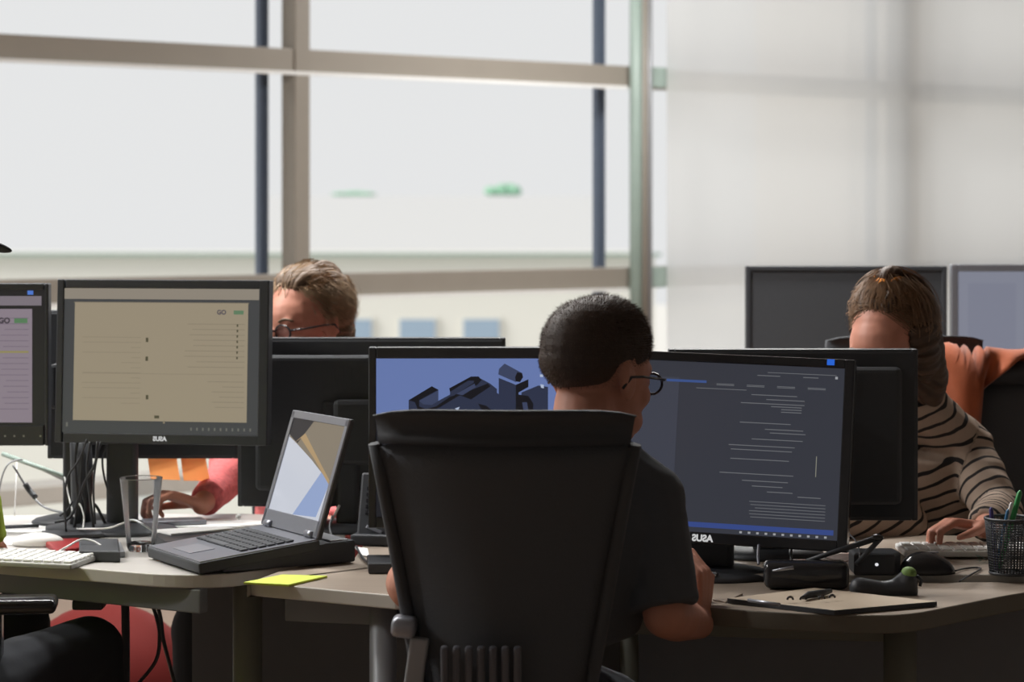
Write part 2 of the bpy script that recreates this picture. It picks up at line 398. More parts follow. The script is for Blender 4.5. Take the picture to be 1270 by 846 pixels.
def rounded(pts, k=5): return [(p.x, p.y) for p in spline([V((q[0], q[1], 0)) for q in pts], k)]
g = lambda px, py, z=.75: (G(px, py, z).x, G(px, py, z).y)
# left desk
near = rounded([g(-60, 690), g(20, 698), g(110, 705), g(190, 711.5), g(240, 713), g(285, 711.5), g(315, 708), g(345, 704), g(432, 691)], 4)
polyL = near+[g(425, 641), g(300, 637), g(120, 637.5), g(-60, 640)]
dL = desk('pale wood desk on the left under the white keyboard and silver laptop', polyL, .75, M['desk'], M['desk_edge'],
     [((G(0, 715).x-.06, G(0, 715).y+.28), (G(242, 726).x, G(242, 726).y+.13), M['apron'])], [(*g(307, 698), .029, M['dark_metal']), (-1.5, 5.3, .03, M['dark_metal'])])
near = [g(305.5, 724), g(311, 722)]+[g(490, 738.5), g(600, 741), g(716, 738)]
polyM = near+[(G(716, 738).x, 5.02), (G(432, 689).x+.02, 5.02), (G(432, 692).x+.012, G(432, 692).y), (G(345, 705).x+.012, G(345, 705).y-.012)]
dM = desk('grey-edged desk in the middle with the lime sheet on its corner', polyM, .75, M['desk_r'], M['desk_edge'],
     [((G(352, 727).x, G(352, 727).y+.06), (G(700, 741).x, G(700, 741).y+.06), M['apron'])], [(G(473, 737).x, G(473, 737).y+.06, .025, M['grey_metal'])])
near = rounded([g(745, 741), g(880, 753.5), g(980, 760), g(1070, 763), g(1130, 761), g(1185, 751), g(1269, 735), g(1340, 727)], 4)
polyR = [(G(722, 738).x, G(722, 738).y+.0)]+near+[(G(1400, 712).x, 4.50), (G(722, 738).x, 4.50)]
dR = desk('beige desk with curved front edge on the right, under the notebook', polyR, .75, M['desk_r'], M['desk_edge_r'],
     [((G(735, 741).x, G(735, 741).y+.1), (G(1145, 756).x, G(1145, 756).y+.13), M['dark_metal'])], [(G(1128, 760).x, G(1128, 760).y+.10, .029, M['dark_metal'])], .032)
polyO = [(G(722, 738).x, 4.515), (G(1400, 712).x, 4.515), (G(1400, 700).x+.2, 5.06), (G(722, 700).x, 5.06)]
desk('beige desk of the woman in stripes, behind the curved one', polyO, .762, M['desk_r'], M['desk_edge'], [((1.5, 4.9), (.2, 4.9), M['dark_metal'])], [(1.25, 4.95, .029, M['dark_metal']), (.25, 4.95, .029, M['dark_metal'])])
desk('far desk at the back right carrying the two far monitors', [(.3, 6.4), (2.6, 6.4), (2.6, 7.2), (.3, 7.2)], .75, M['desk_r'], M['desk_edge'], [((.4, 6.8), (2.5, 6.8), M['apron'])], [(.4, 6.5, .03, M['grey_metal']), (2.5, 6.5, .03, M['grey_metal']), (.4, 7.1, .03, M['grey_metal']), (2.5, 7.1, .03, M['grey_metal'])])

md = obj('shade_panel', box(BM(), (.92, 4.585, .40), (1.36, .02, .64)), M['panel']); tag(md, 'panel added for the dark space under the desk of the woman in stripes', 'panel')  # added sheet stands in for the deep shade under the desk
md = obj('shade_panel', box(BM(), (-.10, 5.0, .40), (1.12, .02, .62)), M['panel']); tag(md, 'panel added for the dark space under the middle desk', 'panel')  # added sheet covers the lit floor where the space is dark
# ---------------------------------------------------------------- monitors
def monitor(label, X, Y, zb, wd_, h, yaw=0, tilt=0, roll=0, bez=(.012, .012, .02, .022), back=False, zdesk=.75, frame='black', screen=None,
            thick=.035, neck_w=.07, neck_dx=0, base=(.24, .18), group=None, base_m='black', neck_m='black', neck_back=.05):
    """X,Y,zb: middle of the lower edge of the front face; back=True turns its back to the camera"""
    t = thing('monitor', label, 'monitor', (X, Y, zdesk), yaw+(PI if back else 0), group)
    R = Matrix.Translation((0, 0, zb-zdesk)) @ Euler((-tilt, roll, 0)).to_matrix().to_4x4()
    bl_, br, bt, bb = bez
    bm = BM(); mf = M[frame]
    q = BM()
    for (c, s) in (((-wd_/2+bl_/2, thick/2, h/2), (bl_, thick, h)), ((wd_/2-br/2, thick/2, h/2), (br, thick, h)),
                   ((0, thick/2, h-bt/2), (wd_-bl_-br, thick, bt)), ((0, thick/2, bb/2), (wd_-bl_-br, thick, bb))):
        box(q, c, s, bev=.0025)
    merge(bm, q, R); obj('bezel', bm, mf, t)
    bm = BM(); q = BM(); box(q, (0, thick/2+.006, h/2), (wd_-.004, thick-.008, h-.004), bev=.006)
    box(q, (0, thick+.012, h/2), (wd_*.86, .03, h*.8), bev=.012, seg=3); box(q, (0, thick+.03, h*.45), (.16, .03, .14), bev=.01)
    for k in range(14): box(q, ((k-6.5)*.018, thick+.0275, h*.78), (.009, .002, .035))
    merge(bm, q, R); obj('back_shell', bm, M['matte_black'] if back else mf, t)
    disp = None
    if not back or screen:
        bm = BM(); q = BM(); box(q, ((bl_-br)/2, .006, (h+bb-bt)/2), (wd_-bl_-br, .004, h-bb-bt)); merge(bm, q, R)
        disp = obj('display', bm, screen or M['gloss_black'], t)
    # stand
    nz = (zb-zdesk)+h*.5; ny = thick+neck_back
    bm = BM(); box(bm, (neck_dx, ny, nz/2+.01), (neck_w, .03, nz), bev=.01, seg=3); box(bm, (neck_dx, ny-.012+math.sin(tilt)*h*.45, nz), (.11, .05, .1), bev=.008)
    obj('stand_neck', bm, M[neck_m], t)
    bm = BM(); q = BM(); lathe(q, [(0, 0), (.5, 0), (.5, .3), (.46, .6), (.3, 1), (0, 1)], n=40); merge(bm, q, Matrix.Translation((neck_dx, ny-.02, 0)) @ Matrix.Diagonal((base[0], base[1], .018, 1)))
    obj('stand_base', bm, M[base_m], t, True)
    t['_'] = 0; del t['_']
    def P(u, v, d=0): return R @ V((-wd_/2+bl_+u*(wd_-bl_-br), .0035-d, bb+v*(h-bb-bt)))       # a point on the glass, u to the right, v up
    return t, disp, P, R
def marks(name, parent, P, quads, m, d=.0004):
    bm = BM()
    for (u0, v0, u1, v1) in quads:
        bm.faces.new([bm.verts.new(P(u, v, d)) for u, v in ((u0, v0), (u1, v0), (u1, v1), (u0, v1))])
    o = obj(name, bm, m, parent)
    if len(quads) > 1: o['kind'] = 'stuff'
    return o
def polymark(name, parent, P, polys, m, d=.0006):
    for i, poly in enumerate(polys):
        bm = BM(); bm.faces.new([bm.verts.new(P(u, v, d+.00002*i)) for u, v in poly]); o = obj(name, bm, m, parent)
    return o
def mirrored(txt, size, P0, R, m, parent, bold=.0):
    mx = Matrix.Translation(P0) @ R.to_3x3().to_4x4() @ Euler((PI/2, 0, 0)).to_matrix().to_4x4() @ Matrix.Diagonal((-1, 1, 1, 1))
    return text_mesh(txt, size, mx, m, parent, 'brand_mark', bold)
SM = lambda n, c, k=1: screen_mat(n, c, k)
m_white_mark = SM('bezel_print', (215, 215, 215), .8)

# A: beige page on the left
yA = 5.13
A, dA, PA, RA = monitor('black monitor showing a beige web page, left of the laptop', W(198, 0, yA).x, yA, W(0, 551, yA).z, .470, .349, math.radians(-10), math.radians(3), 0,
    (.016, .022, .019, .022), screen=SM('dark_desktop', (66, 67, 68)), frame='black', neck_w=.068, neck_dx=-.112, neck_m='black', base=(.26, .2))
marks('browser_bar', dA, PA, [(0, .925, 1, 1)], SM('browser_grey', (138, 130, 118)))
marks('web_page', dA, PA, [(.055, .085, .945, .905)], SM('page_beige', (147, 136, 116)))
ln = []
random.seed(3)
for k in range(9): ln.append((.62+random.random()*.08, .755-k*.037, .93, .757-k*.037+.002))
for k in range(6): ln.append((.72+random.random()*.1, .36-k*.035, .93, .364-k*.035))
for k in range(14): ln.append((.1+random.choice((0, .2, .25)), .66-k*.035, .40, .663-k*.035))
ln += [(.05, .9, .95, .904), (.1, .41, .92, .413), (.52, .07, .53, .09)]
marks('text_lines', dA, PA, ln, SM('faint_text', (128, 118, 101)), .0008)
marks('page_dots', dA, PA, [(.888, .74-k*.037, .896, .757-k*.037) for k in range(7)]+[(.425, .63, .438, .66), (.425, .50, .438, .53), (.43, .235, .443, .265), (.475, .105, .5, .125)], SM('olive_marks', (78, 74, 58)), .0009)
marks('green_button', dA, PA, [(.872, .825, .922, .852)], SM('green_button_light', (92, 120, 92)), .0009)
text_mesh('GO', .013, Matrix.Translation(PA(.81, .838, .001)) @ RA.to_3x3().to_4x4() @ Euler((PI/2, 0, 0)).to_matrix().to_4x4(), SM('page_heading', (84, 78, 84)), dA, 'page_heading', .0006)
marks('taskbar_icons', dA, PA, [(.66+k*.03, .025, .668+k*.03, .045) for k in range(11)]+[(.02, .04, .03, .07)], SM('icon_grey', (104, 104, 98)), .0009)
mirrored('ASUS', .013, RA @ V((.0, -.001, .011)), RA, m_white_mark, A, .0006)
# B: far left, lilac page
yB = 5.2
B, dB, PB, RB = monitor('black monitor cut off by the left edge, showing a lilac page', W(60, 0, yB).x-.26, yB, W(0, 553, yB).z, .52, .349, 0, 0, 0, (.012, .008, .014, .044), screen=SM('dark_frame_light', (36, 35, 36)), frame='black', base=(.24, .18))
marks('browser_bar', dB, PB, [(0, .885, .985, .955)], SM('bar_lilac', (120, 112, 120)))
marks('blue_icon', dB, PB, [(.925, .965, .95, .995)], SM('blue_icon_light', (78, 118, 200)), .0008)
marks('web_page', dB, PB, [(0, .02, .945, .86)], SM('page_lilac', (133, 122, 132)))
ln = [(.84-random.random()*.05, .79-k*.042, .93, .794-k*.042) for k in range(17)]
marks('text_lines', dB, PB, ln, SM('faint_violet_text', (104, 92, 108)), .0008)
marks('yellow_line', dB, PB, [(.78, .535, .93, .549)], SM('yellow_text_bar', (140, 132, 84)), .001)
marks('green_button', dB, PB, [(.868, .755, .925, .79)], SM('green_button_light_2', (84, 120, 86)), .0009)
text_mesh('GO', .016, Matrix.Translation(PB(.825, .772, .001)) @ Euler((PI/2, 0, 0)).to_matrix().to_4x4(), SM('page_heading_2', (60, 54, 62)), dB, 'page_heading', .0008)
marks('buttons', B, lambda u, v, d: RB @ V((.26-.055+u, -.0005, .019+v)), [(-.02*k, 0, -.02*k+.004, .004) for k in range(5)]+[(.036, 0, .04, .004)], M['silver'], 0)
# C: back of a third monitor behind A
yC = 5.42
monitor('grey-backed monitor turned away behind the beige-page monitor', W(180, 0, yC).x, yC, W(0, 567, yC).z, .425, .33, 0, 0, 0, back=True, neck_w=.055, neck_dx=.14, base=(.2, .16))
# D: back of the monitor of the woman in pink
yD = 5.28
monitor('large black monitor turned away, in front of the woman in glasses', W(462, 0, yD).x, yD, W(0, 626, yD).z, .581, .366, 0, 0, 0, back=True, neck_w=.05, neck_dx=.05, base=(.24, .18), neck_back=.02)
# E: blue screen
yE = 4.74
E_, dE, PE, RE = monitor('black monitor with dark block letters on blue, left of the man', W(457, 0, yE).x+.25, yE, W(0, 655, yE).z, .50, .354, 0, 0, 0, (.015, .015, .022, .022),
    screen=SM('desktop_blue', (100, 118, 168)), frame='black')
# solid letters drawn on that screen, traced in its own window
def pe(px, py):
    x0, x1 = 467.5, 457+.5*F/yE-9.5; y1 = 444.5; y0 = 655-.022*F/yE
    return ((px-x0)/(x1-x0), (y0-py)/(y0-y1))
K1, K2, K3 = SM('block_side', (44, 50, 70)), SM('block_top', (22, 22, 27)), SM('block_light', (58, 66, 92))
z = lambda L: [pe(460+a/5.773, 440+b/5.78) for a, b in L]
marks('dark_panel', dE, PE, [(0, 0, .62, .60)], SM('dark_floor_light', (30, 31, 36)), .0003)
polymark('letter_side', dE, PE, [z([(275, 325), (440, 225), (487, 250), (487, 330), (570, 285), (570, 240), (720, 155), (790, 170), (855, 205), (905, 245), (905, 470), (275, 420)]),
    z([(770, 330), (900, 270), (1000, 330), (1040, 470), (760, 470)]), z([(918, 165), (1040, 215), (1040, 470), (1000, 380), (918, 300)]), z([(1080, 270), (1200, 220), (1270, 230), (1270, 470), (1080, 470)])], K1)
polymark('letter_top', dE, PE, [z([(275, 325), (440, 225), (487, 250), (350, 325), (350, 370), (400, 390), (470, 370), (570, 300), (690, 265), (840, 205), (860, 225), (720, 320), (640, 290), (500, 375), (440, 400), (340, 390), (320, 340)]),
    z([(565, 240), (720, 155), (775, 155), (795, 180), (770, 210), (650, 290), (600, 290), (740, 200), (740, 185), (700, 185), (570, 265)]),
    z([(770, 350), (830, 365), (880, 410), (885, 470), (850, 470), (840, 420), (790, 385)]), z([(1040, 215), (1130, 175), (1130, 230), (1060, 270), (1060, 400), (1040, 440)]),
    z([(1060, 285), (1130, 295), (1165, 350), (1160, 420), (1110, 440), (1060, 410)]), z([(1010, 430), (1045, 400), (1065, 460), (1000, 460)])], K2, .0009)
polymark('letter_highlight', dE, PE, [z([(350, 330), (487, 255), (487, 330), (440, 360), (380, 355)]), z([(920, 100), (960, 62), (1085, 130), (1040, 195), (915, 140)]), z([(615, 280), (745, 205), (755, 230), (660, 290)]), z([(1085, 340), (1120, 340), (1130, 400), (1095, 400)])], K3, .0011)
polymark('letter_top', dE, PE, [z([(1050, 125), (1085, 130), (1092, 160), (1070, 195), (1040, 190), (1035, 160)])], K2, .0013)
polymark('pale_speck', dE, PE, [z([(605, 385), (640, 372), (625, 405)]), z([(1010, 462), (1045, 432), (1062, 462)]), z([(1212, 60), (1240, 55), (1240, 75)]), z([(1212, 140), (1235, 140), (1235, 158), (1212, 158)]), z([(1215, 210), (1240, 215), (1240, 240), (1220, 235)])], SM('pale_mark', (170, 182, 205)), .0014)
# F: dark code editor
yR, thF, wF = 4.45, math.radians(-15), .515
XR = W(1050, 0, yR).x
FX, FY = XR-wF/2*math.cos(thF), yR-wF/2*math.sin(thF)
Fm, dF, PF, RF = monitor('large black monitor with dark code editor, right of the man', FX, FY, .8185, wF, .356, thF, math.radians(8), math.radians(1.6), (.017, .019, .017, .021),
    screen=SM('editor_dark', (52, 54, 62)), frame='gloss_black', neck_w=.105, neck_dx=-.02, base=(.27, .21), neck_m='matte_black', neck_back=.052)
random.seed(11)
marks('editor_columns', dF, PF, [(.0, .045, .35, .905)], SM('editor_pane', (60, 63, 74)), .0003)
ln = []
for v in (.875, .868): ln += [(u, v, u+.07, v+.004) for u in (.5, .62, .74, .86)]
ln += [(.42, .845, .62, .849), (.70, .955, .97, .959), (.66, .935, .75, .94), (.84, .935, .9, .94)]
for (v, a, b) in ((.82, .64, .82), (.77, .6, .85), (.795, .7, .85), (.755, .72, .84), (.74, .76, .84), (.725, .76, .84), (.655, .6, .8), (.62, .7, .85), (.6, .72, .86), (.56, .65, .85), (.52, .56, .82), (.495, .57, .81), (.44, .57, .8), (.355, .53, .82), (.315, .62, .8), (.285, .66, .78), (.255, .72, .82), (.235, .84, .93)):
    ln.append((a, v, b, v+.005))
for k in range(6): ln.append((.63+random.random()*.05, .195-k*.018, .95, .199-k*.018))
marks('code_lines', dF, PF, ln, SM('code_grey', (100, 102, 106)), .0008)
marks('blue_bars', dF, PF, [(.30, .878, .46, .893)], SM('tab_blue', (58, 80, 132)), .0008)
marks('task_bar', dF, PF, [(0, .028, .985, .058)], SM('bar_blue', (52, 70, 128)), .0008)
marks('taskbar_icons', dF, PF, [(.62+k*.033, .008, .63+k*.033, .02) for k in range(11)]+[(.965, .935, .975, .95)], SM('icon_pale', (150, 152, 156)), .0009)
marks('scroll_line', dF, PF, [(.905, .36, .908, .48)], SM('scroll_pale', (130, 130, 118)), .0009)
marks('blue_icon', Fm, lambda u, v, d: RF @ V((wF/2-.052+u*.014, -.0006, 0.356-.012+v*.011)), [(0, 0, 1, 1)], SM('blue_icon_light_2', (40, 98, 205)), 0)
mirrored('ASUS', .017, RF @ V((-.012, -.0012, .0095)), RF, m_white_mark, Fm, .0008)
# G: back of the monitor of the woman in stripes
yG = 4.82
monitor('black monitor turned away, in front of the woman in stripes', W(981.5, 0, yG).x, yG, W(0, 643, yG).z, .493, .339, 0, 0, 0, back=True, zdesk=.762, neck_w=.07, neck_dx=.05, base=(.22, .16))
# H, I: far pair
yH = 6.8
monitor('far black monitor, switched off, behind the woman in stripes', W(1050, 0, yH).x, yH, W(0, 330, yH).z-.36, .566, .36, 0, 0, 0, (.014, .014, .014, .02), screen=M['matte_black'], frame='black')
I_, dI, PI_, RI = monitor('far silver-framed monitor with a pale grey screen, right edge', W(1180, 0, yH).x+.29, yH, W(0, 328, yH).z-.37, .58, .37, 0, 0, 0, (.020, .02, .020, .025), screen=SM('screen_grey_blue', (126, 129, 143)), frame='silver')
marks('faint_columns', dI, PI_, [(.05, .1, .3, .9)], SM('screen_grey_blue_2', (121, 124, 139)), .0006)

# ---------------------------------------------------------------- chairs
def office_chair(label, X, Y, rz, zt, wtop, wbot, zbot, group=None, ribs=False, seat=.48, arms=True, lean=.06, post_m='grey_metal'):
    """back faces -y of the chair; the sitter faces +y"""
    t = thing('office_chair', label, 'chair', (X, Y, 0), rz, group)
    def sheet(z0, z1, w0, w1, th, off, bow=.05, n=14, m_=10):
        bm = BM(); grid = []
        for side in (0, 1):
            g_ = []
            for j in range(m_+1):
                v = j/m_; zc = z0+(z1-z0)*v; wv = w0+(w1-w0)*v
                row = []
                for i in range(n+1):
                    u = i/n*2-1
                    corner = 1-.0*v
                    y = off-lean*(zc-seat)*1.0+bow*u*u+(th if side else 0)+.02*math.sin(PI*v)
                    row.append(bm.verts.new((u*wv/2*corner, y, zc-(.012*abs(u)**6 if j == m_ else 0))))
                g_.append(row)
            grid.append(g_)
        for g_ in grid:
            for a, b in zip(g_, g_[1:]):
                for i in range(n): bm.faces.new((a[i], a[i+1], b[i+1], b[i]))
        a, b = grid
        for i in range(n):
            bm.faces.new((a[0][i], a[0][i+1], b[0][i+1], b[0][i])); bm.faces.new((a[-1][i], a[-1][i+1], b[-1][i+1], b[-1][i]))
        for j in range(m_):
            bm.faces.new((a[j][0], a[j+1][0], b[j+1][0], b[j][0])); bm.faces.new((a[j][n], a[j+1][n], b[j+1][n], b[j][n]))
        return bm
    dw = (wtop-wbot)/(zt-zbot)
    obj('backrest', sheet(zbot, zt-.05, wbot-.012, wtop-dw*.05-.012, .016, -.21), M['mesh_black'], t, True)
    obj('top_band', sheet(zt-.055, zt, wtop-dw*.055-.014, wtop-.014, .03, -.217, m_=4), M['matte_black'], t, True)
    obj('bottom_band', sheet(zbot-.04, zbot+.005, wbot-.02, wbot, .03, -.217, m_=4), M['matte_black'], t, True)
    for s in (-1, 1):
        pts = [(s*(wbot/2+(wtop-wbot)/2*v), -.21-lean*((zbot+(zt-zbot)*v)-seat)+.05+.02*math.sin(PI*v), zbot+(zt-zbot)*v) for v in [k/9 for k in range(9)]]
        obj('side_frame', tube(BM(), pts, .011, 8), M['matte_black'], t)
    if ribs:
        for k in range(7):
            bm = BM(); box(bm, ((k-3)*.019-.035, -.240, zbot+.055), (.012, .016, .17), bev=.004); obj('rib', bm, M['rib'], t)
    bm = BM(); box(bm, (0, -.235, (seat+zbot)/2-.0), (.07, .03, zbot-seat+.12), bev=.01); box(bm, (0, -.12, seat-.07), (.08, .28, .03), bev=.008); obj('spine', bm, M['matte_black'], t)
    bm = BM(); box(bm, (0, .03, seat-.03), (.47, .46, .07), bev=.03, seg=4); obj('seat', bm, M['mesh_black'], t, True)
    if arms == 'stub':
        bm = BM(); box(bm, (-.160, -.18, .780), (.040, .05, .032), (0, .1, 0), .010, 3); obj('arm_knob', bm, M['silver'], t, True)
        bm = BM(); box(bm, (-.148, -.19, .665), (.030, .02, .20), (0, .14, 0), .004); obj('arm_post', bm, M['grey_metal'], t)
    elif arms:
        for s in (-1, 1):
            bm = BM(); box(bm, (s*.262, .02, .71), (.06, .25, .028), bev=.011, seg=3); obj('armrest', bm, M['matte_black'], t, True)
            bm = BM(); box(bm, (s*.262, -.07, .675), (.034, .05, .045), bev=.01); box(bm, (s*.245, -.06, .57), (.026, .045, .20), (0, s*.16, 0), .006)
            box(bm, (s*.15, -.04, .44), (.22, .05, .02), (0, 0, 0), .005); obj('arm_post', bm, M[post_m], t)
    bm = BM(); tube(bm, [(0, 0, .08), (0, 0, .40)], .025, 14); obj('gas_lift', bm, M['matte_black'], t)
    for k in range(5):
        a = 2*PI*k/5+.3; d = V((math.cos(a), math.sin(a), 0))
        b_ = obj('leg', tube(BM(), [V((0, 0, .12)), d*.15+V((0, 0, .11)), d*.30+V((0, 0, .075))], [.028, .022, .016], 8), M['matte_black'], t)
        q = BM(); pr = V((-d.y, d.x, 0)); tube(q, [d*.30+pr*.018+V((0, 0, .03)), d*.30-pr*.018+V((0, 0, .03))], .029, 14); obj('castor', q, M['matte_black'], b_)
    return t
office_chair('black high-backed office chair the man in black sits on', W(631, 0, 3.8).x, 4.02, math.radians(-2), 1.128, .432, .25, .62, ribs=True, arms='stub')
office_chair('black office chair under the orange fleece, right edge', W(1225, 0, 5.5).x, 5.42, math.radians(180), 1.09, .44, .40, .60, arms=False)
office_chair('black chair behind the head of the woman in stripes', W(1121, 0, 5.74).x, 5.95, math.radians(2), 1.145, .385, .44, .62, arms=False)
office_chair('black chair of the woman in glasses, behind the left desk', -.47, 5.80, math.radians(170), .92, .40, .38, .60, arms=False)
ac = office_chair('black armchair of the person at the left edge', -1.30, 4.35, math.radians(-40), 1.0, .42, .38, .60, arms=False)
mi = (Matrix.Translation(ac.location) @ Euler((0, 0, ac.rotation_euler.z)).to_matrix().to_4x4()).inverted()
bm = BM(); a_ = W(12, 742, 4.5); box(bm, (a_.x, a_.y, a_.z-.012), (.175, .085, .028), (0, 0, .12), .012, 3); box(bm, (a_.x-.03, a_.y, a_.z-.13), (.03, .05, .22), None, .006)
bm.transform(mi); obj('armrest', bm, M['gloss_black'], ac, True)

# ---------------------------------------------------------------- people
def head_shapes(bm, R, c, s=1.0, jaw=1.0):
    """R: 3x3, columns right, forward, up"""
    def p(x, y, z): return c+R@V((x*s, y*s, z*s))
    def e(x, y, z, rx, ry, rz, seg=24): ell(bm, p(x, y, z), (rx*s, ry*s, rz*s), R, seg)
    e(0, -.015, .045, .077, .097, .086); e(0, .02, .02, .070, .082, .08); e(0, .028, -.03, .060, .066, .078)
    e(0, .05, -.082, .036*jaw, .038, .028); e(-.03, .03, -.065, .034*jaw, .045, .032); e(.03, .03, -.065, .034*jaw, .045, .032)
    e(-.033, .062, -.022, .026, .028, .026); e(.033, .062, -.022, .026, .028, .026)
    cap(bm, p(-.035, .082, .024), p(.035, .082, .024), .0125*s, .0125*s)
    cap(bm, p(0, .092, .012), p(0, .112, -.022), .008*s, .0125*s); e(-.011, .103, -.028, .009, .010, .008, 12); e(.011, .103, -.028, .009, .010, .008, 12)
    cap(bm, p(-.018, .090, -.055), p(.018, .090, -.055), .0075*s, .0075*s); cap(bm, p(-.014, .089, -.064), p(.014, .089, -.064), .008*s, .008*s)
    for sx in (-1, 1):
        e(sx*.031, .083, .002, .015, .010, .011, 14)                     # closed lids over the eyes
        e(sx*.077, -.008, -.002, .009, .019, .032, 16); cap(bm, p(sx*.084, -.020, .022), p(sx*.084, -.022, -.010), .006*s, .006*s)
def hand_shapes(bm, wpos, d, nrm, side, curl=.5, s=1.0, spread=.12):
    """wpos wrist, d towards fingers, nrm out of the palm, side=+1 if the thumb leaves towards d x nrm"""
    d = d.normalized(); nrm = (nrm-d*nrm.dot(d)).normalized(); lat = d.cross(nrm)*side
    for k, (o, L) in enumerate(((.030, .090), (.010, .094), (-.010, .089), (-.028, .080))):
        kn = wpos+d*L*s+lat*o*s
        cap(bm, wpos+lat*o*.55*s+d*.01, kn, .0125*s, .0105*s, 10)
        a = curl*.6; cur = kn; dd = (d+lat*(o*spread/.03)).normalized()
        for j, fl_ in enumerate(((.044, .028, .021), (.048, .031, .022), (.045, .029, .021), (.035, .022, .019))[k]):
            v = dd*math.cos(a)+nrm*math.sin(a); nx = cur+v*fl_*s
            cap(bm, cur, nx, (.0092, .0083, .0075)[j]*s, (.0083, .0075, .0066)[j]*s, 10); cur = nx; a += curl*(.95, .7, .4)[j]
    b = wpos+d*.022*s+lat*.022*s; v = (d*.62+lat*.72+nrm*.3).normalized(); m1 = b+v*.040*s
    v2 = (d*.86+lat*.35+nrm*.35).normalized(); m2 = m1+v2*.032*s; m3 = m2+(d*.9+nrm*.4).normalized()*.024*s
    cap(bm, b, m1, .0150*s, .0115*s, 10); cap(bm, m1, m2, .0112*s, .0098*s, 10); cap(bm, m2, m3, .0096*s, .0075*s, 10)
def look(fx, fy, pitch=0, roll=0):
    f = V((fx, fy, 0)).normalized(); r = f.cross(V((0, 0, 1))).normalized(); R = Matrix((r, f, V((0, 0, 1)))).transposed()
    return R @ Euler((pitch, roll, 0)).to_matrix()                      # pitch<0 bows the head
def stripe_attr(segs):
    def fn(me):
        at = me.attributes.new('along', 'FLOAT', 'POINT'); vals = []
        for v in me.vertices:
            best = 9; val = 0
            for a, b, r, off in segs:
                ab = b-a; t = max(-.3, min(1.3, (v.co-a).dot(ab)/ab.length_squared)); dd = (v.co-(a+ab*t)).length-r
                if dd < best: best = dd; val = off+t*ab.length
            vals.append(val+.004*noise.noise(v.co*14)+.003*noise.noise(v.co*34))
        at.data.foreach_set('value', vals)
    return fn
m = mat('striped_jersey', (172, 152, 136), .9, bump=.1, noise_scale=120); M['stripes'] = m; nt = m.node_tree
_a = nt.nodes.new('ShaderNodeAttribute'); _a.attribute_name = 'along'
_m = nt.nodes.new('ShaderNodeMath'); _m.operation = 'MULTIPLY'; _m.inputs[1].default_value = 1/.0265
_f = nt.nodes.new('ShaderNodeMath'); _f.operation = 'FRACT'; _g = nt.nodes.new('ShaderNodeMath'); _g.operation = 'GREATER_THAN'; _g.inputs[1].default_value = .74
_x = nt.nodes.new('ShaderNodeMix'); _x.data_type = 'RGBA'; _x.inputs[7].default_value = (*lin((40, 36, 36)), 1)
nt.links.new(_a.outputs['Fac'], _m.inputs[0]); nt.links.new(_m.outputs[0], _f.inputs[0]); nt.links.new(_f.outputs[0], _g.inputs[0]); nt.links.new(_g.outputs[0], _x.inputs[0])
_pb = nt.nodes['Principled BSDF']; _old = _pb.inputs['Base Color'].links[0].from_socket; nt.links.new(_old, _x.inputs[6]); nt.links.new(_x.outputs[2], _pb.inputs['Base Color'])

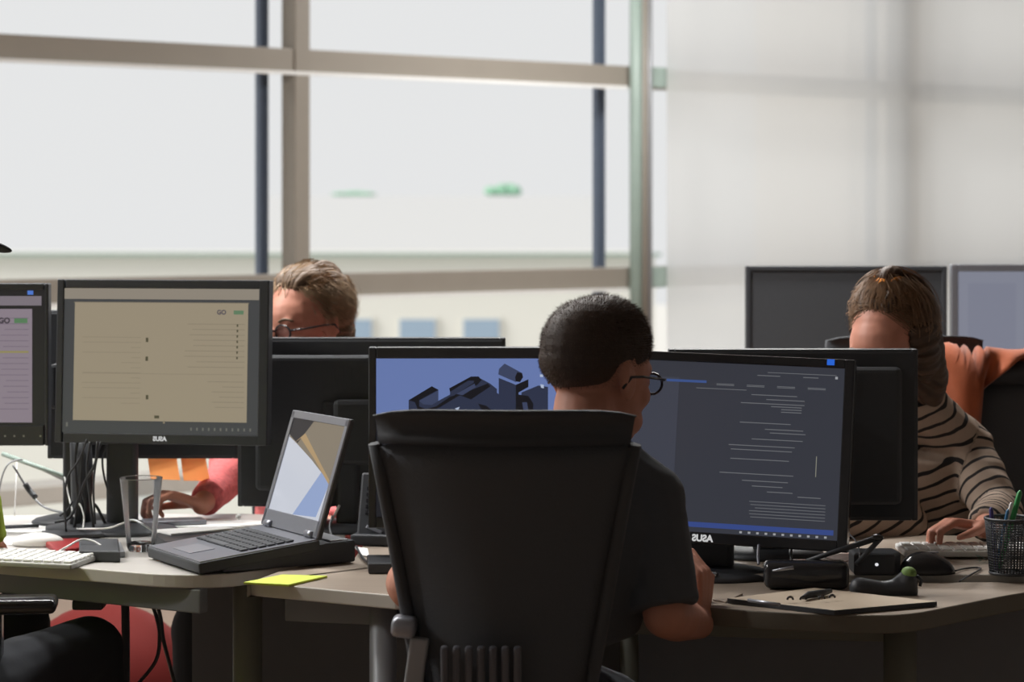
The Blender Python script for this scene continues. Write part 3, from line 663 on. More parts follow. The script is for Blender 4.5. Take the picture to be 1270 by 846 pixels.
def person(label, J, R, skin, shirt_m, sleeve, hc, hand_l=None, hand_r=None, hair=None, wr=.003, female=False, sleeve_len=.55, voxel=.0045, hs=1.0, shirt_fn=None, knees=True):
    """J: joints in the world; R: head matrix; hc: head centre (between the ears)"""
    base = V((J['pelvis'].x, J['pelvis'].y, 0)); t = thing('person', label, 'person', base)
    J = {k: v-base for k, v in J.items()}; hc = hc-base
    fw = J['fwd']+base; sd = fw.cross(V((0, 0, 1))).normalized(); up = (J['neck']-J['pelvis']).normalized()
    fd = sd.cross(up)*-1
    if fd.dot(fw) < 0: fd = -fd
    k = .9 if female else 1.0
    pel, nk = J['pelvis'], J['neck']; shs = (J['sl']+J['sr'])/2
    sdv = (J['sr']-J['sl']).normalized()
    ax = lambda v: pel.lerp(shs, v)
    bm = BM(); head_shapes(bm, R, hc, hs, .92 if female else 1.05)
    cap(bm, nk-up*.02, hc+R@V((0, -.025, -.04)), .058*k, .054*k, 18)
    def torso(b_, inf, top=True):
        rg = [(ax(-.12), sd*(.155*k+inf), fd*(.11+inf), .85), (ax(.1), sd*(.165*k+inf), fd*(.115+inf), .85), (ax(.4), sdv*(.150*k+inf), fd*(.105+inf), .85),
              (ax(.72), sdv*(.168*k+inf), fd*(.115+inf), .85), (ax(.92), sdv*(.165*k+inf), fd*(.098+inf), .85), (ax(1.04), sdv*(.135*k+inf), fd*(.075+inf), .9)]
        loft(b_, rg)
        if top:
            for q in ('sl', 'sr'):
                cap(b_, nk+up*(.0), J[q]+up*.008, .048*k+inf, .052*k+inf)
    torso(bm, -.012)
    for q in ('l', 'r'):
        s_, e_, w_ = J['s'+q], J['e'+q], J['w'+q]
        cap(bm, s_, e_, .050*k, .038*k); cap(bm, e_, e_.lerp(w_, .3), .040*k, .041*k); cap(bm, e_.lerp(w_, .3), w_, .041*k, .026*k)
        hd = hand_l if q == 'l' else hand_r
        hand_shapes(bm, w_, hd[0], hd[1], hd[2], hd[3], hs*(.93 if female else 1.0))
        h_, k_, a_, f_ = J['h'+q], J['k'+q], J['a'+q], J['t'+q]
        cap(bm, h_, k_, .075, .05); cap(bm, k_, a_, .05, .035); cap(bm, a_, f_, .035, .028)
    skinned('body', bm, skin, t, voxel, 3)
    # shirt
    bm = BM(); torso(bm, .012)
    for q in ('l', 'r'):
        s_, e_, w_ = J['s'+q], J['e'+q], J['w'+q]
        if sleeve == 'short':
            cap(bm, s_, s_.lerp(e_, sleeve_len), .063*k, .058*k, flat='end')
        else:
            cap(bm, s_, e_, .062*k, .052*k); cap(bm, e_, e_.lerp(w_, .88), .052*k, .037*k, flat='end')
    tube(bm, [nk-up*.03, nk+up*.028], [.085*k, .064*k], 20)
    sh = skinned('shirt', bm, shirt_m, t, .006, 4, wr, 13, shirt_fn(J) if shirt_fn else None)
    bm = BM(); loft(bm, [(ax(-.2), sd*.17, fd*.13, .85), (ax(.06), sd*.172, fd*.127, .85)])
    for q in ('l', 'r'):
        cap(bm, J['h'+q], J['k'+q], .092, .066); cap(bm, J['k'+q], J['a'+q], .066, .05, flat='end')
    skinned('trousers', bm, M['trousers'], t, .008, 4, .003, 10)
    for q in ('l', 'r'):
        a_, f_ = J['a'+q], J['t'+q]; bm = BM(); cap(bm, a_+V((0, 0, -.02)), f_, .045, .036); box(bm, a_.lerp(f_, .5)+V((0, 0, -.035)), (.09, .09, .03), None, .01)
        skinned('shoe', bm, M['black'], t, .008, 3)
    return t, base, hc
def legs(J, hip_c, fwd, side, knee_y, kz=.50, spread=.11, foot=.12, ka=.12):
    for q, s in (('l', -1), ('r', 1)):
        J['h'+q] = hip_c+side*s*.085; kn = hip_c+fwd*knee_y+side*s*spread; kn.z = kz; J['k'+q] = kn
        an = kn+fwd*ka; an.z = .10; J['a'+q] = an; J['t'+q] = an+fwd*foot+V((0, 0, -.05))

def hair_on(t, R, hc, s, m, kind):
    """solid cap with strands over it"""
    def p(x, y, z): return hc+R@V((x*s, y*s, z*s))
    bm = BM()
    def e(x, y, z, rx, ry, rz): ell(bm, p(x, y, z), (rx*s, ry*s, rz*s), R, 24)
    rnd = random.Random(5)
    if kind == 'buzz':
        e(0, -.020, .052, .0785, .0985, .0865); e(0, -.040, .032, .0735, .0775, .058); e(0, .005, .062, .077, .090, .083)
    elif kind == 'swept':
        e(0, -.044, .062, .084, .086, .088); e(0, -.012, .100, .070, .072, .050); e(0, -.062, .01, .078, .062, .08); e(.0, -.11, -.02, .040, .035, .05)
    else:
        e(0, -.048, .060, .085, .084, .088); e(0, -.016, .098, .068, .070, .048); e(0, -.07, -.01, .084, .062, .10); e(0, -.085, -.06, .058, .042, .06); e(-.070, -.020, .01, .026, .055, .085); e(-.048, -.055, -.075, .045, .05, .07); e(0, -.03, .150, .028, .030, .026)
    def locks(me):                                                      # combed ridges running back over the head
        Rt = R.transposed(); ns = [v.normal.copy() for v in me.vertices]
        for v, nn in zip(me.vertices, ns):
            q = Rt@(v.co-hc); a = math.atan2(q.x, q.z-.02)
            v.co += nn*(.0075*noise.noise(V((a*7, q.y*9, q.z*5)))+.0035*noise.noise(V((a*21, q.y*13, 3))))
    h = skinned('hair', bm, m, t, .003 if kind != 'buzz' else .004, 4, .0006, 30, None if kind == 'buzz' else locks)
    bm = BM()
    if kind == 'buzz':
        me = h.data; polys = me.polygons
        for i in range(26000):
            pl = polys[rnd.randrange(len(polys))]; c = pl.center; n_ = pl.normal
            loc = R.transposed()@(c-hc)/s
            L = .004 if loc.z < .03 else .004+.009*min(1, (loc.z-.03)/.09)
            tip = c+n_*L*.55+(R@V((rnd.uniform(-.5, .5), rnd.uniform(-.2, .8), rnd.uniform(-.8, .1))))*L
            sdv = n_.cross(V((rnd.random(), rnd.random(), rnd.random()))).normalized()*.00045
            bm.faces.new([bm.verts.new(c-sdv), bm.verts.new(c+sdv), bm.verts.new(tip)])
    else:
        end = V((0, -.115, -.01)) if kind == 'swept' else V((0, -.03, .15))
        cen = V((0, -.035, .055)); rad = V((.089, .101, .099))
        for i in range(3600):
            # roots along the hairline and over the scalp
            a = rnd.uniform(-PI*.62, PI*.62) if i % 3 else rnd.uniform(-PI, PI); el = rnd.uniform(.12, .75) if abs(a) < 1.0 else rnd.uniform(-.75, .6)
            d0 = V((math.sin(a)*math.cos(el), math.cos(a)*math.cos(el), math.sin(el)))
            if d0.y > .55 and d0.z < .38: continue
            if kind != 'swept' and rnd.random() < .4:
                d1 = V((math.copysign(.5, d0.x), -.8, -.85)).normalized()
            else: d1 = V(((end.x-cen.x)/rad.x, (end.y-cen.y)/rad.y, (end.z-cen.z)/rad.z)).normalized()
            d1 = (d1+V((rnd.uniform(-.22, .22), rnd.uniform(-.2, .2), rnd.uniform(-.2, .2)))).normalized()
            ph = rnd.random()*6; lift = rnd.uniform(.98, 1.05) if rnd.random() < .93 else rnd.uniform(1.05, 1.16); prev = None; nseg = 9
            off = V((rnd.uniform(-.03, .03), 0, .02))
            for j in range(nseg+1):
                u = j/nseg*rnd.uniform(.97, 1.0)
                dd = (d0*(1-u)+d1*u+V((0, -.25, .5))*u*(1-u)*.5)
                if dd.length < .05: break
                dd.normalize(); lf = lift+.03*math.sin(ph+u*7)-.05*(1 if j == 0 else 0)
                q = p(cen.x+dd.x*rad.x*lf, cen.y+dd.y*rad.y*lf, cen.z+dd.z*rad.z*lf)
                wv = (R@V((dd.y, -dd.x, .3))).normalized()*.0017*(1-.75*u if j else .6)
                cur = (bm.verts.new(q-wv), bm.verts.new(q+wv))
                if prev: bm.faces.new((prev[0], prev[1], cur[1], cur[0]))
                prev = cur
    st = obj('hair_strands', bm, M['strand_'+kind], h, True); st['kind'] = 'stuff'
    return h
def brows(t, R, hc, m):
    for sx in (-1, 1):
        p = lambda x, y, z: hc+R@V((x, y, z))
        obj('eyebrow', tube(BM(), spline([p(sx*.014, .097, .022), p(sx*.032, .094, .030), p(sx*.050, .080, .024)], 4), [.0015]+[.0034]*7+[.0012], 6), m, t)
def glasses(t, R, hc, s, m, lens=True):
    p = lambda x, y, z: hc+R@V((x*s, y*s, z*s)); root = None
    bm = BM()
    for sx in (-1, 1):
        ring = [p(sx*.033+.025*math.cos(a), .103-abs(math.cos(a))*.002, .000+.018*math.sin(a)) for a in [2*PI*k/24 for k in range(25)]]
        tube(bm, ring, .0024, 6, cap=False)
        tube(bm, [p(sx*.058, .100, .006), p(sx*.077, .085, .008), p(sx*.086, .02, .010), p(sx*.088, -.012, .008), p(sx*.086, -.03, -.012)], .0024, 6)
    tube(bm, [p(-.009, .105, .004), p(0, .108, .006), p(.009, .105, .004)], .002, 6)
    root = obj('glasses', bm, m, t)
    for sx in (-1, 1):
        bm = BM(); c = p(sx*.033, .103, 0)
        rows = [bm.verts.new(p(sx*.033+.0245*math.cos(a), .103, .0175*math.sin(a))) for a in [2*PI*k/24 for k in range(24)]]; bm.faces.new(rows)
        obj('lens', bm, M['lens'], root)

# --- the man in black, seen from behind
yM = 4.12
hcM = W(741, 471, yM)
fwd = V((.12, 1, 0)).normalized(); sdM = V((1, -.12, 0)).normalized()
pel = V((W(655, 0, 4.1).x, 4.10, .60))
J = {'pelvis': pel, 'fwd': fwd-V((pel.x, pel.y, 0)), 'neck': W(722, 560, 4.06)}
J['sr'] = W(803, 626, 4.06); J['sl'] = W(612, 626, 4.02)
J['er'] = W(826, 762, 4.00); J['el'] = W(511, 728, 4.00)
J['wr'] = W(867, 774, 4.19); J['wl'] = V((-.19, 4.26, .80))
legs(J, pel-V((0, 0, .07)), fwd, sdM, .42)
tM, bM_, hM = person('man in a black T-shirt and glasses, seated with his back to us', J, look(.70, .71, -.10), M['skin_m'], M['tshirt'], 'short', hcM,
    hand_l=(V((.5, .8, -.1)), V((0, 0, -1)), 1, .5), hand_r=(V((.12, .35, .93)), V((-.85, .35, -.1)), -1, 1.2), sleeve_len=.94)
hair_on(tM, look(.70, .71, -.10), hM, 1.0, M['hair_m'], 'buzz')
glasses(tM, look(.70, .71, -.10), hM, 1.0, M['gloss_black'])

# --- woman in pink with glasses, behind the large turned-away monitor
yP = 5.62; hcP = W(378, 406, yP); RP = look(-.66, -.75, -.08)
fwd = V((-.25, -1, 0)).normalized(); sdP = V((-1, .25, 0)).normalized()
pel = V((-.47, 5.84, .58))
J = {'pelvis': pel, 'fwd': fwd-V((pel.x, pel.y, 0)), 'neck': V((-.46, 5.72, 1.03))}
J['sr'] = V((-.64, 5.74, .97)); J['sl'] = V((-.29, 5.68, .97))
J['er'] = W(284, 618, 5.58); J['el'] = V((-.24, 5.52, .80))
J['wr'] = W(250, 628, 5.36); J['wl'] = W(398, 658, 5.28)
J['er'].z = .83; J['wr'].z = .79
legs(J, pel-V((0, 0, .07)), fwd, sdP, .42, spread=.10)
J['kr'] = W(250, 778, 5.35); J['ar'] = V((J['kr'].x, 5.3, .1)); J['tr'] = J['ar']+V((-.02, -.12, -.05))
tP, b_, hP = person('woman in a pink knit and dark glasses, head above the monitor', J, RP, M['skin_w'], M['pink'], 'long', hcP,
    hand_l=(V((-.0, -.5, .55)), V((-1, .1, 0)), 1, .7), hand_r=(V((-.85, -.3, .30)), V((-.3, -.3, -1)), -1, 1.1), wr=.004, female=True)
hair_on(tP, RP, hP, 1.0, M['hair_b'], 'swept')
glasses(tP, RP, hP, 1.0, M['gloss_black']); brows(tP, RP, hP, M['hair_b'])

# --- woman in stripes
yS = 5.10; hcS = W(1104, 434, yS); RS = look(-.62, -.78, -.26)
fwd = V((-.25, -1, 0)).normalized(); sdS = V((-1, .25, 0)).normalized()
pel = V((.96, 5.42, .58))
J = {'pelvis': pel, 'fwd': fwd-V((pel.x, pel.y, 0)), 'neck': W(1133, 500, 5.18)}
J['sl'] = W(1196, 560, 5.20); J['sr'] = W(1062, 545, 5.22)
J['el'] = W(1240, 636, 5.08); J['er'] = W(1122, 652, 5.12)
J['wl'] = W(1222, 664, 4.86); J['wr'] = W(1000, 668, 4.98)
J['wl'].z = .805; J['wr'].z = .80
legs(J, pel-V((0, 0, .07)), fwd, sdS, .42)
def sfn(J):
    a = J['pelvis']; b = (J['sl']+J['sr'])/2
    return stripe_attr([(a, b, .13, 0), (J['sl'], J['el'], .05, .005), (J['el'], J['wl'], .045, .30)])
tS, b_, hS = person('woman in a striped top bent over a white keyboard', J, RS, M['skin_w'], M['stripes'], 'long', hcS,
    hand_l=(V((-.92, -.30, .16)), V((-.1, -.15, -1)), 1, 1.0), hand_r=(V((-.3, -.9, 0)), V((0, 0, -1)), -1, .6), wr=.007, female=True, shirt_fn=sfn, hs=1.0)
brows(tS, RS, hS, M['hair_m'])
hS_o = hair_on(tS, RS, hS, 1.0, M['hair_r'], 'bun')
bm = BM(); c = hS+RS@V((0, -.03, .148)); ring = [c+RS@V((.027*math.cos(a), .028*math.sin(a), -.004+.003*math.sin(a*5))) for a in [2*PI*k/30 for k in range(31)]]
tube(bm, ring, .011, 8, cap=False); obj('hair_tie', bm, M['scrunchie'], tS, True)

# --- person cut off by the left edge
R4 = look(.75, .65, -.1); pel = V((-1.22, 4.30, .58)); fwd = V((.64, .77, 0)).normalized(); sd4 = fwd.cross(V((0, 0, 1)))
J = {'pelvis': pel, 'fwd': fwd-V((pel.x, pel.y, 0)), 'neck': V((-1.19, 4.36, 1.06))}
J['sr'] = W(-55, 560, 4.28); J['sl'] = J['neck']-sd4*.17+V((0, 0, -.06))
J['er'] = W(-27, 700, 4.34); J['el'] = J['neck']-sd4*.2+fwd*.14+V((0, 0, -.28))
J['wr'] = W(-62, 712, 4.50); J['wl'] = J['el']+fwd*.2
J['wr'].z = .785; J['wl'].z = .80
legs(J, pel-V((0, 0, .07)), fwd, sd4, .42, kz=.53, spread=.12)
J['kr'] = W(112, 806, 4.78); J['kl'] = W(22, 772, 4.95); J['ar'] = V((J['kr'].x, J['kr'].y+.1, .1)); J['al'] = V((J['kl'].x, J['kl'].y+.1, .1)); J['tr'] = J['ar']+V((.03, .12, -.05)); J['tl'] = J['al']+V((.03, .12, -.05))
tL, b_, hL = person('person in a lime top and dark cap, cut off by the left edge', J, R4, M['skin_d'], M['lime'], 'short', V((-1.175, 4.42, 1.24)),
    hand_l=(fwd, V((0, 0, -1)), 1, .5), hand_r=(V((-.3, 1, 0)), V((0, 0, -1)), -1, .5), sleeve_len=.80, voxel=.007)
bm = BM(); p4 = lambda x, y, z: hL+R4@V((x, y, z)); ell(bm, p4(0, -.012, .062), (.085, .103, .082), R4, 24)
cp = skinned('cap', bm, M['trousers'], tL, .006, 2)
bm = BM(); ell(bm, W(-18, 303, 4.45)-b_, (.05, .05, .008), look(.75, .65, -.3), 20); obj('cap_brim', bm, M['trousers'], cp, True)

# orange fleece draped over the chair behind the woman in stripes
cx = W(1225, 0, 5.5).x; fl_o = BM(); rows = []
nu, nv = 44, 40
for j in range(nv+1):
    v = j/nv; row = []
    for i in range(nu+1):
        u = i/nu; x = cx-.30+u*.56
        zt_ = 1.117-.018*abs(math.sin(u*7))-.02*max(0, (.12-u)/.12)
        smax = .95
        if u > .44:
            w_ = min(1, max(0, (u-.44)/.10)); el_ = .95*(.69-.235*math.sqrt(max(0, 1-((u-.82)/.317)**2)))
            smax = .95+(el_-.95)*(w_*w_*(3-2*w_))
        s = v*smax
        if s < .36: y, z_ = 5.66+.0*u, zt_-.36+s                      # hangs behind
        elif s < .44:
            a = (s-.36)/.08*PI; y, z_ = 5.625+.035*math.cos(a), zt_+.02*math.sin(a)
        else: y, z_ = 5.59, zt_-(s-.44)*(1.0-.35*max(0, u-.55))
        fold = .034*math.sin(u*13+v*11*(u-.2))+.014*math.sin(u*25-v*9)
        y -= fold*min(1, abs(s-.40)*8)+(.05*max(0, .6-u) if s > .44 else 0)
        row.append(fl_o.verts.new((x+.02*math.sin(v*8+u*3), y-.03*max(0, s-.44), z_)))
    rows.append(row)
for a, b in zip(rows, rows[1:]):
    for i in range(nu):
        fl_o.faces.new((a[i], a[i+1], b[i+1], b[i]))
fo = obj('fleece_jacket', fl_o, M['orange_fleece'], smooth=True)
sm = fo.modifiers.new('thickness', 'SOLIDIFY'); sm.thickness = .006
tag(fo, 'orange fleece jacket draped over the chair back at right', 'jacket')

# ---------------------------------------------------------------- laptop on its dock
La, Lb = G(186, 685, .765), G(245, 704, .765)                          # palm-rest edge
ex = V((.30*.0+Lb.x-La.x, Lb.y-La.y, 0)).normalized()
ey = V((-ex.y, ex.x, 0))                                                # from the palm rest towards the hinge
LW, LD = (Lb-La).length*1.10, .255
lap = thing('laptop', 'open silver and black laptop with a bright patchy screen', 'laptop', (La+Lb)/2-V((0, 0, .012)), math.atan2(ex.y, ex.x))
tl = math.radians(6)
RL = Euler((tl, 0, 0)).to_matrix()
bm = BM(); q = BM(); box(q, (0, LD/2, .011), (LW, LD, .022), bev=.004); merge(bm, q, RL.to_4x4()); obj('body', bm, M['matte_black'], lap)
bm = BM(); q = BM(); box(q, (0, LD/2, .0228), (LW-.008, LD-.008, .0016)); merge(bm, q, RL.to_4x4()); deck = obj('deck', bm, mat('laptop_deck', (124, 126, 134), .3, metal=.3), lap)
bm = BM(); q = BM()
for r in range(6):
    for c in range(14):
        if r == 0 and 3 < c < 9: continue
        box(q, (-LW*.42+(c+.5)*LW*.84/14, .105+r*.0195, .0256), (LW*.84/14-.003, .0160, .004), bev=.0012, seg=1)
box(q, (-.01, .105, .0256), (LW*.30, .0160, .004), bev=.0012, seg=1)
merge(bm, q, RL.to_4x4()); k_ = obj('keys', bm, M['matte_black'], deck); k_['kind'] = 'stuff'
bm = BM(); q = BM(); box(q, (-.01, .05, .0242), (.085, .052, .001)); merge(bm, q, RL.to_4x4()); obj('touchpad', bm, M['silver'], deck)
lt = math.radians(101+9)                                               # lid angle
hinge = RL@V((0, LD-.006, .024))
# lid frame: local x along hinge, up along the lid
lu = V((0, -math.cos(PI-lt)*-1, math.sin(PI-lt)))
lu = V((0, .30, .954)).normalized(); lnr = V((0, -lu.z, lu.y))           # lid up-vector, lid front normal
LH = .242
RLid = Matrix((V((1, 0, 0)), -lnr, lu)).transposed().to_4x4(); ML = Matrix.Translation(hinge) @ RLid
def lidbox(c, s, bev=0):
    bm = BM(); q = BM(); box(q, c, s, bev=bev); merge(bm, q, ML); return bm
lid = obj('lid', lidbox((0, .006, LH/2), (LW, .009, LH), .003), M['matte_black'], lap)
bm = BM(); q = BM()
for c, s in (((0, .0005, .018), (LW-.004, .004, .034)), ((0, .0005, LH-.009), (LW-.004, .004, .016)), ((-LW/2+.008, .0005, LH/2), (.013, .004, LH-.006)), ((LW/2-.008, .0005, LH/2), (.013, .004, LH-.006))): box(q, c, s, bev=.001, seg=1)
merge(bm, q, ML); obj('lid_frame', bm, M['silver'], lid)
def PLd(u, v, d=0): return ML @ V((-LW/2+.0145+u*(LW-.029), .0012-d, .035+v*(LH-.052)))
ms = SM('laptop_screen_pale', (196, 200, 210)); ms.node_tree.nodes['Principled BSDF'].inputs['Roughness'].default_value = .12
polymark('display', lid, PLd, [[(0, 0), (1, 0), (1, 1), (0, 1)]], ms, 0)
polymark('patch_blue', lid, PLd, [[(.48, 0), (.92, .03), (1, .42), (.80, .50)]], SM('laptop_patch_blue', (140, 158, 196)), .0004)  # flat glowing colour patches laid over the lid display
polymark('patch_brown', lid, PLd, [[(0, .80), (.18, .74), (.55, .60), (1, .40), (1, 1), (0.35, 1)]], SM('laptop_patch_brown', (128, 118, 102)), .0006)
polymark('patch_dark', lid, PLd, [[(0, .82), (0, 1), (.40, 1), (.20, .74)]], SM('laptop_patch_dark', (46, 44, 46)), .0008)
polymark('patch_tan', lid, PLd, [[(.12, .72), (.24, .80), (.62, .60), (1, .38), (1, .42), (.66, .63), (.3, .86)]], SM('laptop_patch_tan', (168, 142, 104)), .0010)
for sx in (-1, 1):
    bm = BM(); q = BM(); tube(q, [(sx*(LW*.36)-.014, -.001, .006), (sx*(LW*.36)+.014, -.001, .006)], .007, 10); merge(bm, q, ML); obj('hinge', bm, M['silver'], lid)
# dock: wedge under the rear of the laptop reaching to the right
dk = thing('docking_station', 'black docking station under the rear of the laptop', 'dock', lap.location, lap.rotation_euler.z)
bm = BM(); prof = [(.05, 0), (LD+.075, 0), (LD+.075, .042), (LD+.012, .040), (.05, .0062)]
for i, sx in enumerate((-1, 1)):
    pass
va = [bm.verts.new((-LW/2+.01, y, z_)) for y, z_ in prof]; vb = [bm.verts.new((LW/2-.004, y, z_)) for y, z_ in prof]
bm.faces.new(va); bm.faces.new(vb[::-1])
for i in range(len(prof)): bm.faces.new((va[i], va[(i+1) % len(prof)], vb[(i+1) % len(prof)], vb[i]))
bmesh.ops.bevel(bm, geom=bm.edges[:], offset=.002, segments=2, affect='EDGES')
obj('body', bm, M['matte_black'], dk)
bm = BM(); box(bm, (0, LD+.045, .0425), (LW-.03, .04, .003), bev=.001); obj('rear_ledge', bm, M['grey_metal'], dk)

# ---------------------------------------------------------------- small things on the left desk
# tumbler
gc = G(175, 683); gl = BM()
lathe(gl, [(0, .0), (.0265, 0), (.0285, .003), (.034, .06), (.0425, .148), (.0410, .1485), (.0322, .06), (.0265, .016), (.024, .013), (0, .0125)], n=48)
gl.free(); tg = thing('drinking_glass', 'empty clear tumbler beside the laptop', 'glass', gc)
gw = thin_glass('tumbler_wall', (.95, .96, .97), .24)
gw.node_tree.nodes['Glossy BSDF'].inputs['Roughness'].default_value = .4
obj('wall', lathe(BM(), [(.0270, .004), (.0290, .012), (.034, .06), (.0430, .147), (.0425, .1485), (.0412, .147), (.0322, .06), (.0272, .018)], n=48), gw, tg, True)
obj('thick_base', lathe(BM(), [(0, .0), (.0250, 0), (.0268, .003), (.0268, .016), (.022, .0175), (0, .0165)], n=48), M['tumbler'], tg, True)
obj('rim', tube(BM(), [V((.0427*math.cos(2*PI*k/40), .0427*math.sin(2*PI*k/40), .148)) for k in range(41)], .0009, 6, cap=False), M['tumbler'], tg, True)
def quad_on(z, px_pts, th=.003, mk=None):
    P_ = [G(a, b, z) for a, b in px_pts]; return P_
def slab(name, label, cat, pxs, z0, th, m, group=None, bev=.0008, mside=None):
    P_ = [G(a, b, z0+th) for a, b in pxs]; c = sum(P_, V())/len(P_); c.z = z0
    o = obj(name, prism(BM(), [(p.x-c.x, p.y-c.y) for p in P_], 0, th, 0, 1, bev=bev), [m, mside or m], at=c)
    return tag(o, label, cat, group)
# white keyboard
ka, kb, kd = G(-45, 691, .765), G(88, 697, .765), G(134, 685, .765)
kx = (kb-ka).normalized(); ky_ = (kd-kb); ky = (ky_-kx*ky_.dot(kx)).normalized(); KD = .125
kt = thing('keyboard', 'white keyboard at the front of the left desk', 'keyboard', kb-V((0, 0, .015)), math.atan2(kx.y, kx.x))
KW = .40
bm = BM(); box(bm, (-KW/2, KD/2, .006), (KW, KD, .011), (.03, 0, 0), .003); obj('body', bm, M['kb_body'], kt)
bm = BM()
for r in range(6):
    for c in range(18):
        if r == 0 and 8 <= c <= 12: continue
        box(bm, (-.012-c*.0215, .014+r*.0190, .0125+r*.0006), (.0172, .0140, .006), bev=.0015, seg=1)
box(bm, (-.012-10*.0215, .014, .0125), (.105, .0155, .006), bev=.0015, seg=1)
k_ = obj('keys', bm, M['white'], kt); k_['kind'] = 'stuff'
cable([G(70, 686, .76), G(82, 679, .77), W(100, 669.5, 4.85), W(115, 671, 4.85), W(130, 680, 4.84), G(142, 686, .754)], .0022, M['white'], 'white cable arching over the white keyboard')
cable([G(64, 644, .756), G(90, 655, .756), W(110, 656, 5.02), W(135, 655, 5.0), W(155, 648, 5.0), W(166, 645, 5.0), W(180, 652, 4.98), G(200, 666, .755), G(214, 676, .755)], .0022, M['white'], 'white cable running behind the tumbler')
# red tray, black blocks
slab('tray', 'red plastic tray between keyboard and monitor base', 'tray', [(52, 668), (100, 667), (104, 678), (70, 683)], .75, .012, M['red'], bev=.004)
slab('power_adapter', 'flat black box beside the red tray', 'adapter', [(98, 668), (147, 668), (149, 684), (98, 683)], .75, .022, M['black'], bev=.004)
slab('adapter', 'small grey block left of the tumbler base', 'adapter', [(136, 672), (150, 672), (155, 684), (140, 685)], .75, .012, M['grey_metal'], bev=.002)
# mouse shape and papers at the far left
slab('paper_sheet', 'white sheet of paper behind the white keyboard', 'paper', [(-20, 668), (45, 660), (75, 668), (10, 676)], .7505, .001, M['paper'], bev=.0002)
mo = G(48, 668, .765); bm = BM(); ell(bm, (0, 0, .004), (.055, .03, .022)); 
for v in bm.verts: v.co.z = max(0, v.co.z)
tag(obj('computer_mouse', bm, M['white'], smooth=True, at=V((mo.x, mo.y, .7515))), 'white mouse on paper behind the white keyboard', 'mouse')
tag(obj('pen', tube(BM(), [G(5, 654, .757), G(48, 652, .757)], .004, 8), M['black']), 'thin dark pen lying near the left edge', 'pen')
slab('paper_sheet', 'white sheet under the thin dark pen', 'paper', [(-10, 656), (60, 646), (85, 655), (10, 664)], .7502, .001, M['paper'], bev=.0002)
# papers and binders behind the laptop
slab('binder', 'black binder under the white papers behind the laptop', 'binder', [(192, 662), (275, 655), (296, 662), (205, 672)], .75, .02, M['black'], bev=.002)
slab('paper_stack', 'white papers lying on the black binder', 'paper', [(190, 657), (268, 652), (292, 655), (212, 662)], .7705, .004, M['paper'], bev=.0005)
slab('paper_stack', 'white paper stack under the hand of the woman in pink', 'paper', [(196, 647), (266, 643), (330, 646), (322, 653), (200, 653)], .75, .008, M['paper'], bev=.0005)
slab('tablet', 'grey slab under the fist of the woman in pink', 'tablet', [(176, 643), (250, 641), (256, 645), (178, 648)], .7585, .010, M['silver'], bev=.002)
# bracelet
wc = W(296, 641, 5.30); bm = BM(); ell(bm, (0, 0, 0), (.0065, .0065, .0065), seg=12); 
tag(obj('pearl_button', bm, M['white'], smooth=True, at=wc), 'small white bead beside the pink sleeve', 'bead')
# sticky notes hanging from the monitor behind
for lab, pts in (('orange sticky note hanging below the monitors, left one', [(183, 566), (218, 566), (222, 597), (186, 595)]), ('orange sticky note hanging below the monitors, right one', [(224, 566), (254, 566), (259, 598), (227, 597)])):
    P_ = [W(a, b, 5.405) for a, b in pts]; P_ = [p+V((0, .012*math.sin(i), 0)) for i, p in enumerate(P_)]
    c = P_[0].copy(); bm = BM(); n_ = 8; rows = []
    for j in range(n_+1):
        v = j/n_; a = P_[0].lerp(P_[3], v); b = P_[1].lerp(P_[2], v); rows.append([bm.verts.new(a.lerp(b, u/4)-c+V((0, .01*v*v, 0))) for u in range(5)])
    for a, b in zip(rows, rows[1:]):
        for i in range(4): bm.faces.new((a[i], a[i+1], b[i+1], b[i]))
    o = obj('sticky_note', bm, M['orange_paper'], at=c); s_ = o.modifiers.new('t', 'SOLIDIFY'); s_.thickness = .0006
    tag(o, lab, 'sticky note')
# pen in the hand of the woman behind the laptop
tag(obj('pen', tube(BM(), [W(400, 668, 5.22), W(421, 627, 5.2)], .003, 8), M['white']), 'white pen held behind the laptop screen', 'pen')
# lime sheet pad on the corner of the middle desk
slab('paper_pad', 'lime green sheet on the corner of the middle desk', 'paper', [(302, 722), (350, 712.5), (406, 714), (358, 725)], .7505, .004, M['green_paper'], bev=.0008)
# desk phone
ph = thing('desk_phone', 'black desk phone with keypad standing left of the man', 'phone', G(470, 676), math.radians(-12))
Rp = Euler((math.radians(-18), 0, 0)).to_matrix()
bm = BM(); q = BM(); box(q, (0, 0, .075), (.095, .02, .15), bev=.005); merge(bm, q, Rp.to_4x4()); obj('body', bm, M['black'], ph)
bm = BM(); q = BM()
for r in range(5):
    for c in range(4): box(q, (-.026+c*.018, -.0115, .065+r*.0125), (.012, .005, .008), bev=.001, seg=1)
merge(bm, q, Rp.to_4x4()); k_ = obj('keys', bm, M['gloss_black'], ph); k_['kind'] = 'stuff'
bm = BM(); q = BM(); box(q, (-.010, -.0112, .030), (.036, .003, .007), (0, .35, 0), .001); merge(bm, q, Rp.to_4x4()); obj('metal_badge', bm, M['silver'], ph)
bm = BM(); box(bm, (0, .03, .012), (.11, .11, .022), bev=.004); obj('foot', bm, M['black'], ph)
slab('power_brick', 'black power brick in front of the desk phone', 'adapter', [(455, 688), (495, 688), (497, 699), (457, 699)], .75, .02, M['black'], bev=.003)
cable([G(442, 678, .76), G(450, 692, .755), G(462, 701, .755), G(480, 707, .755), G(500, 708, .755)], .0026, M['black'], 'black cable curling in front of the desk phone')
slab('paper_sheet', 'crumpled white slip beside the docking station', 'paper', [(440, 678), (456, 680), (458, 690), (448, 688)], .7505, .003, M['paper'], bev=.0005)
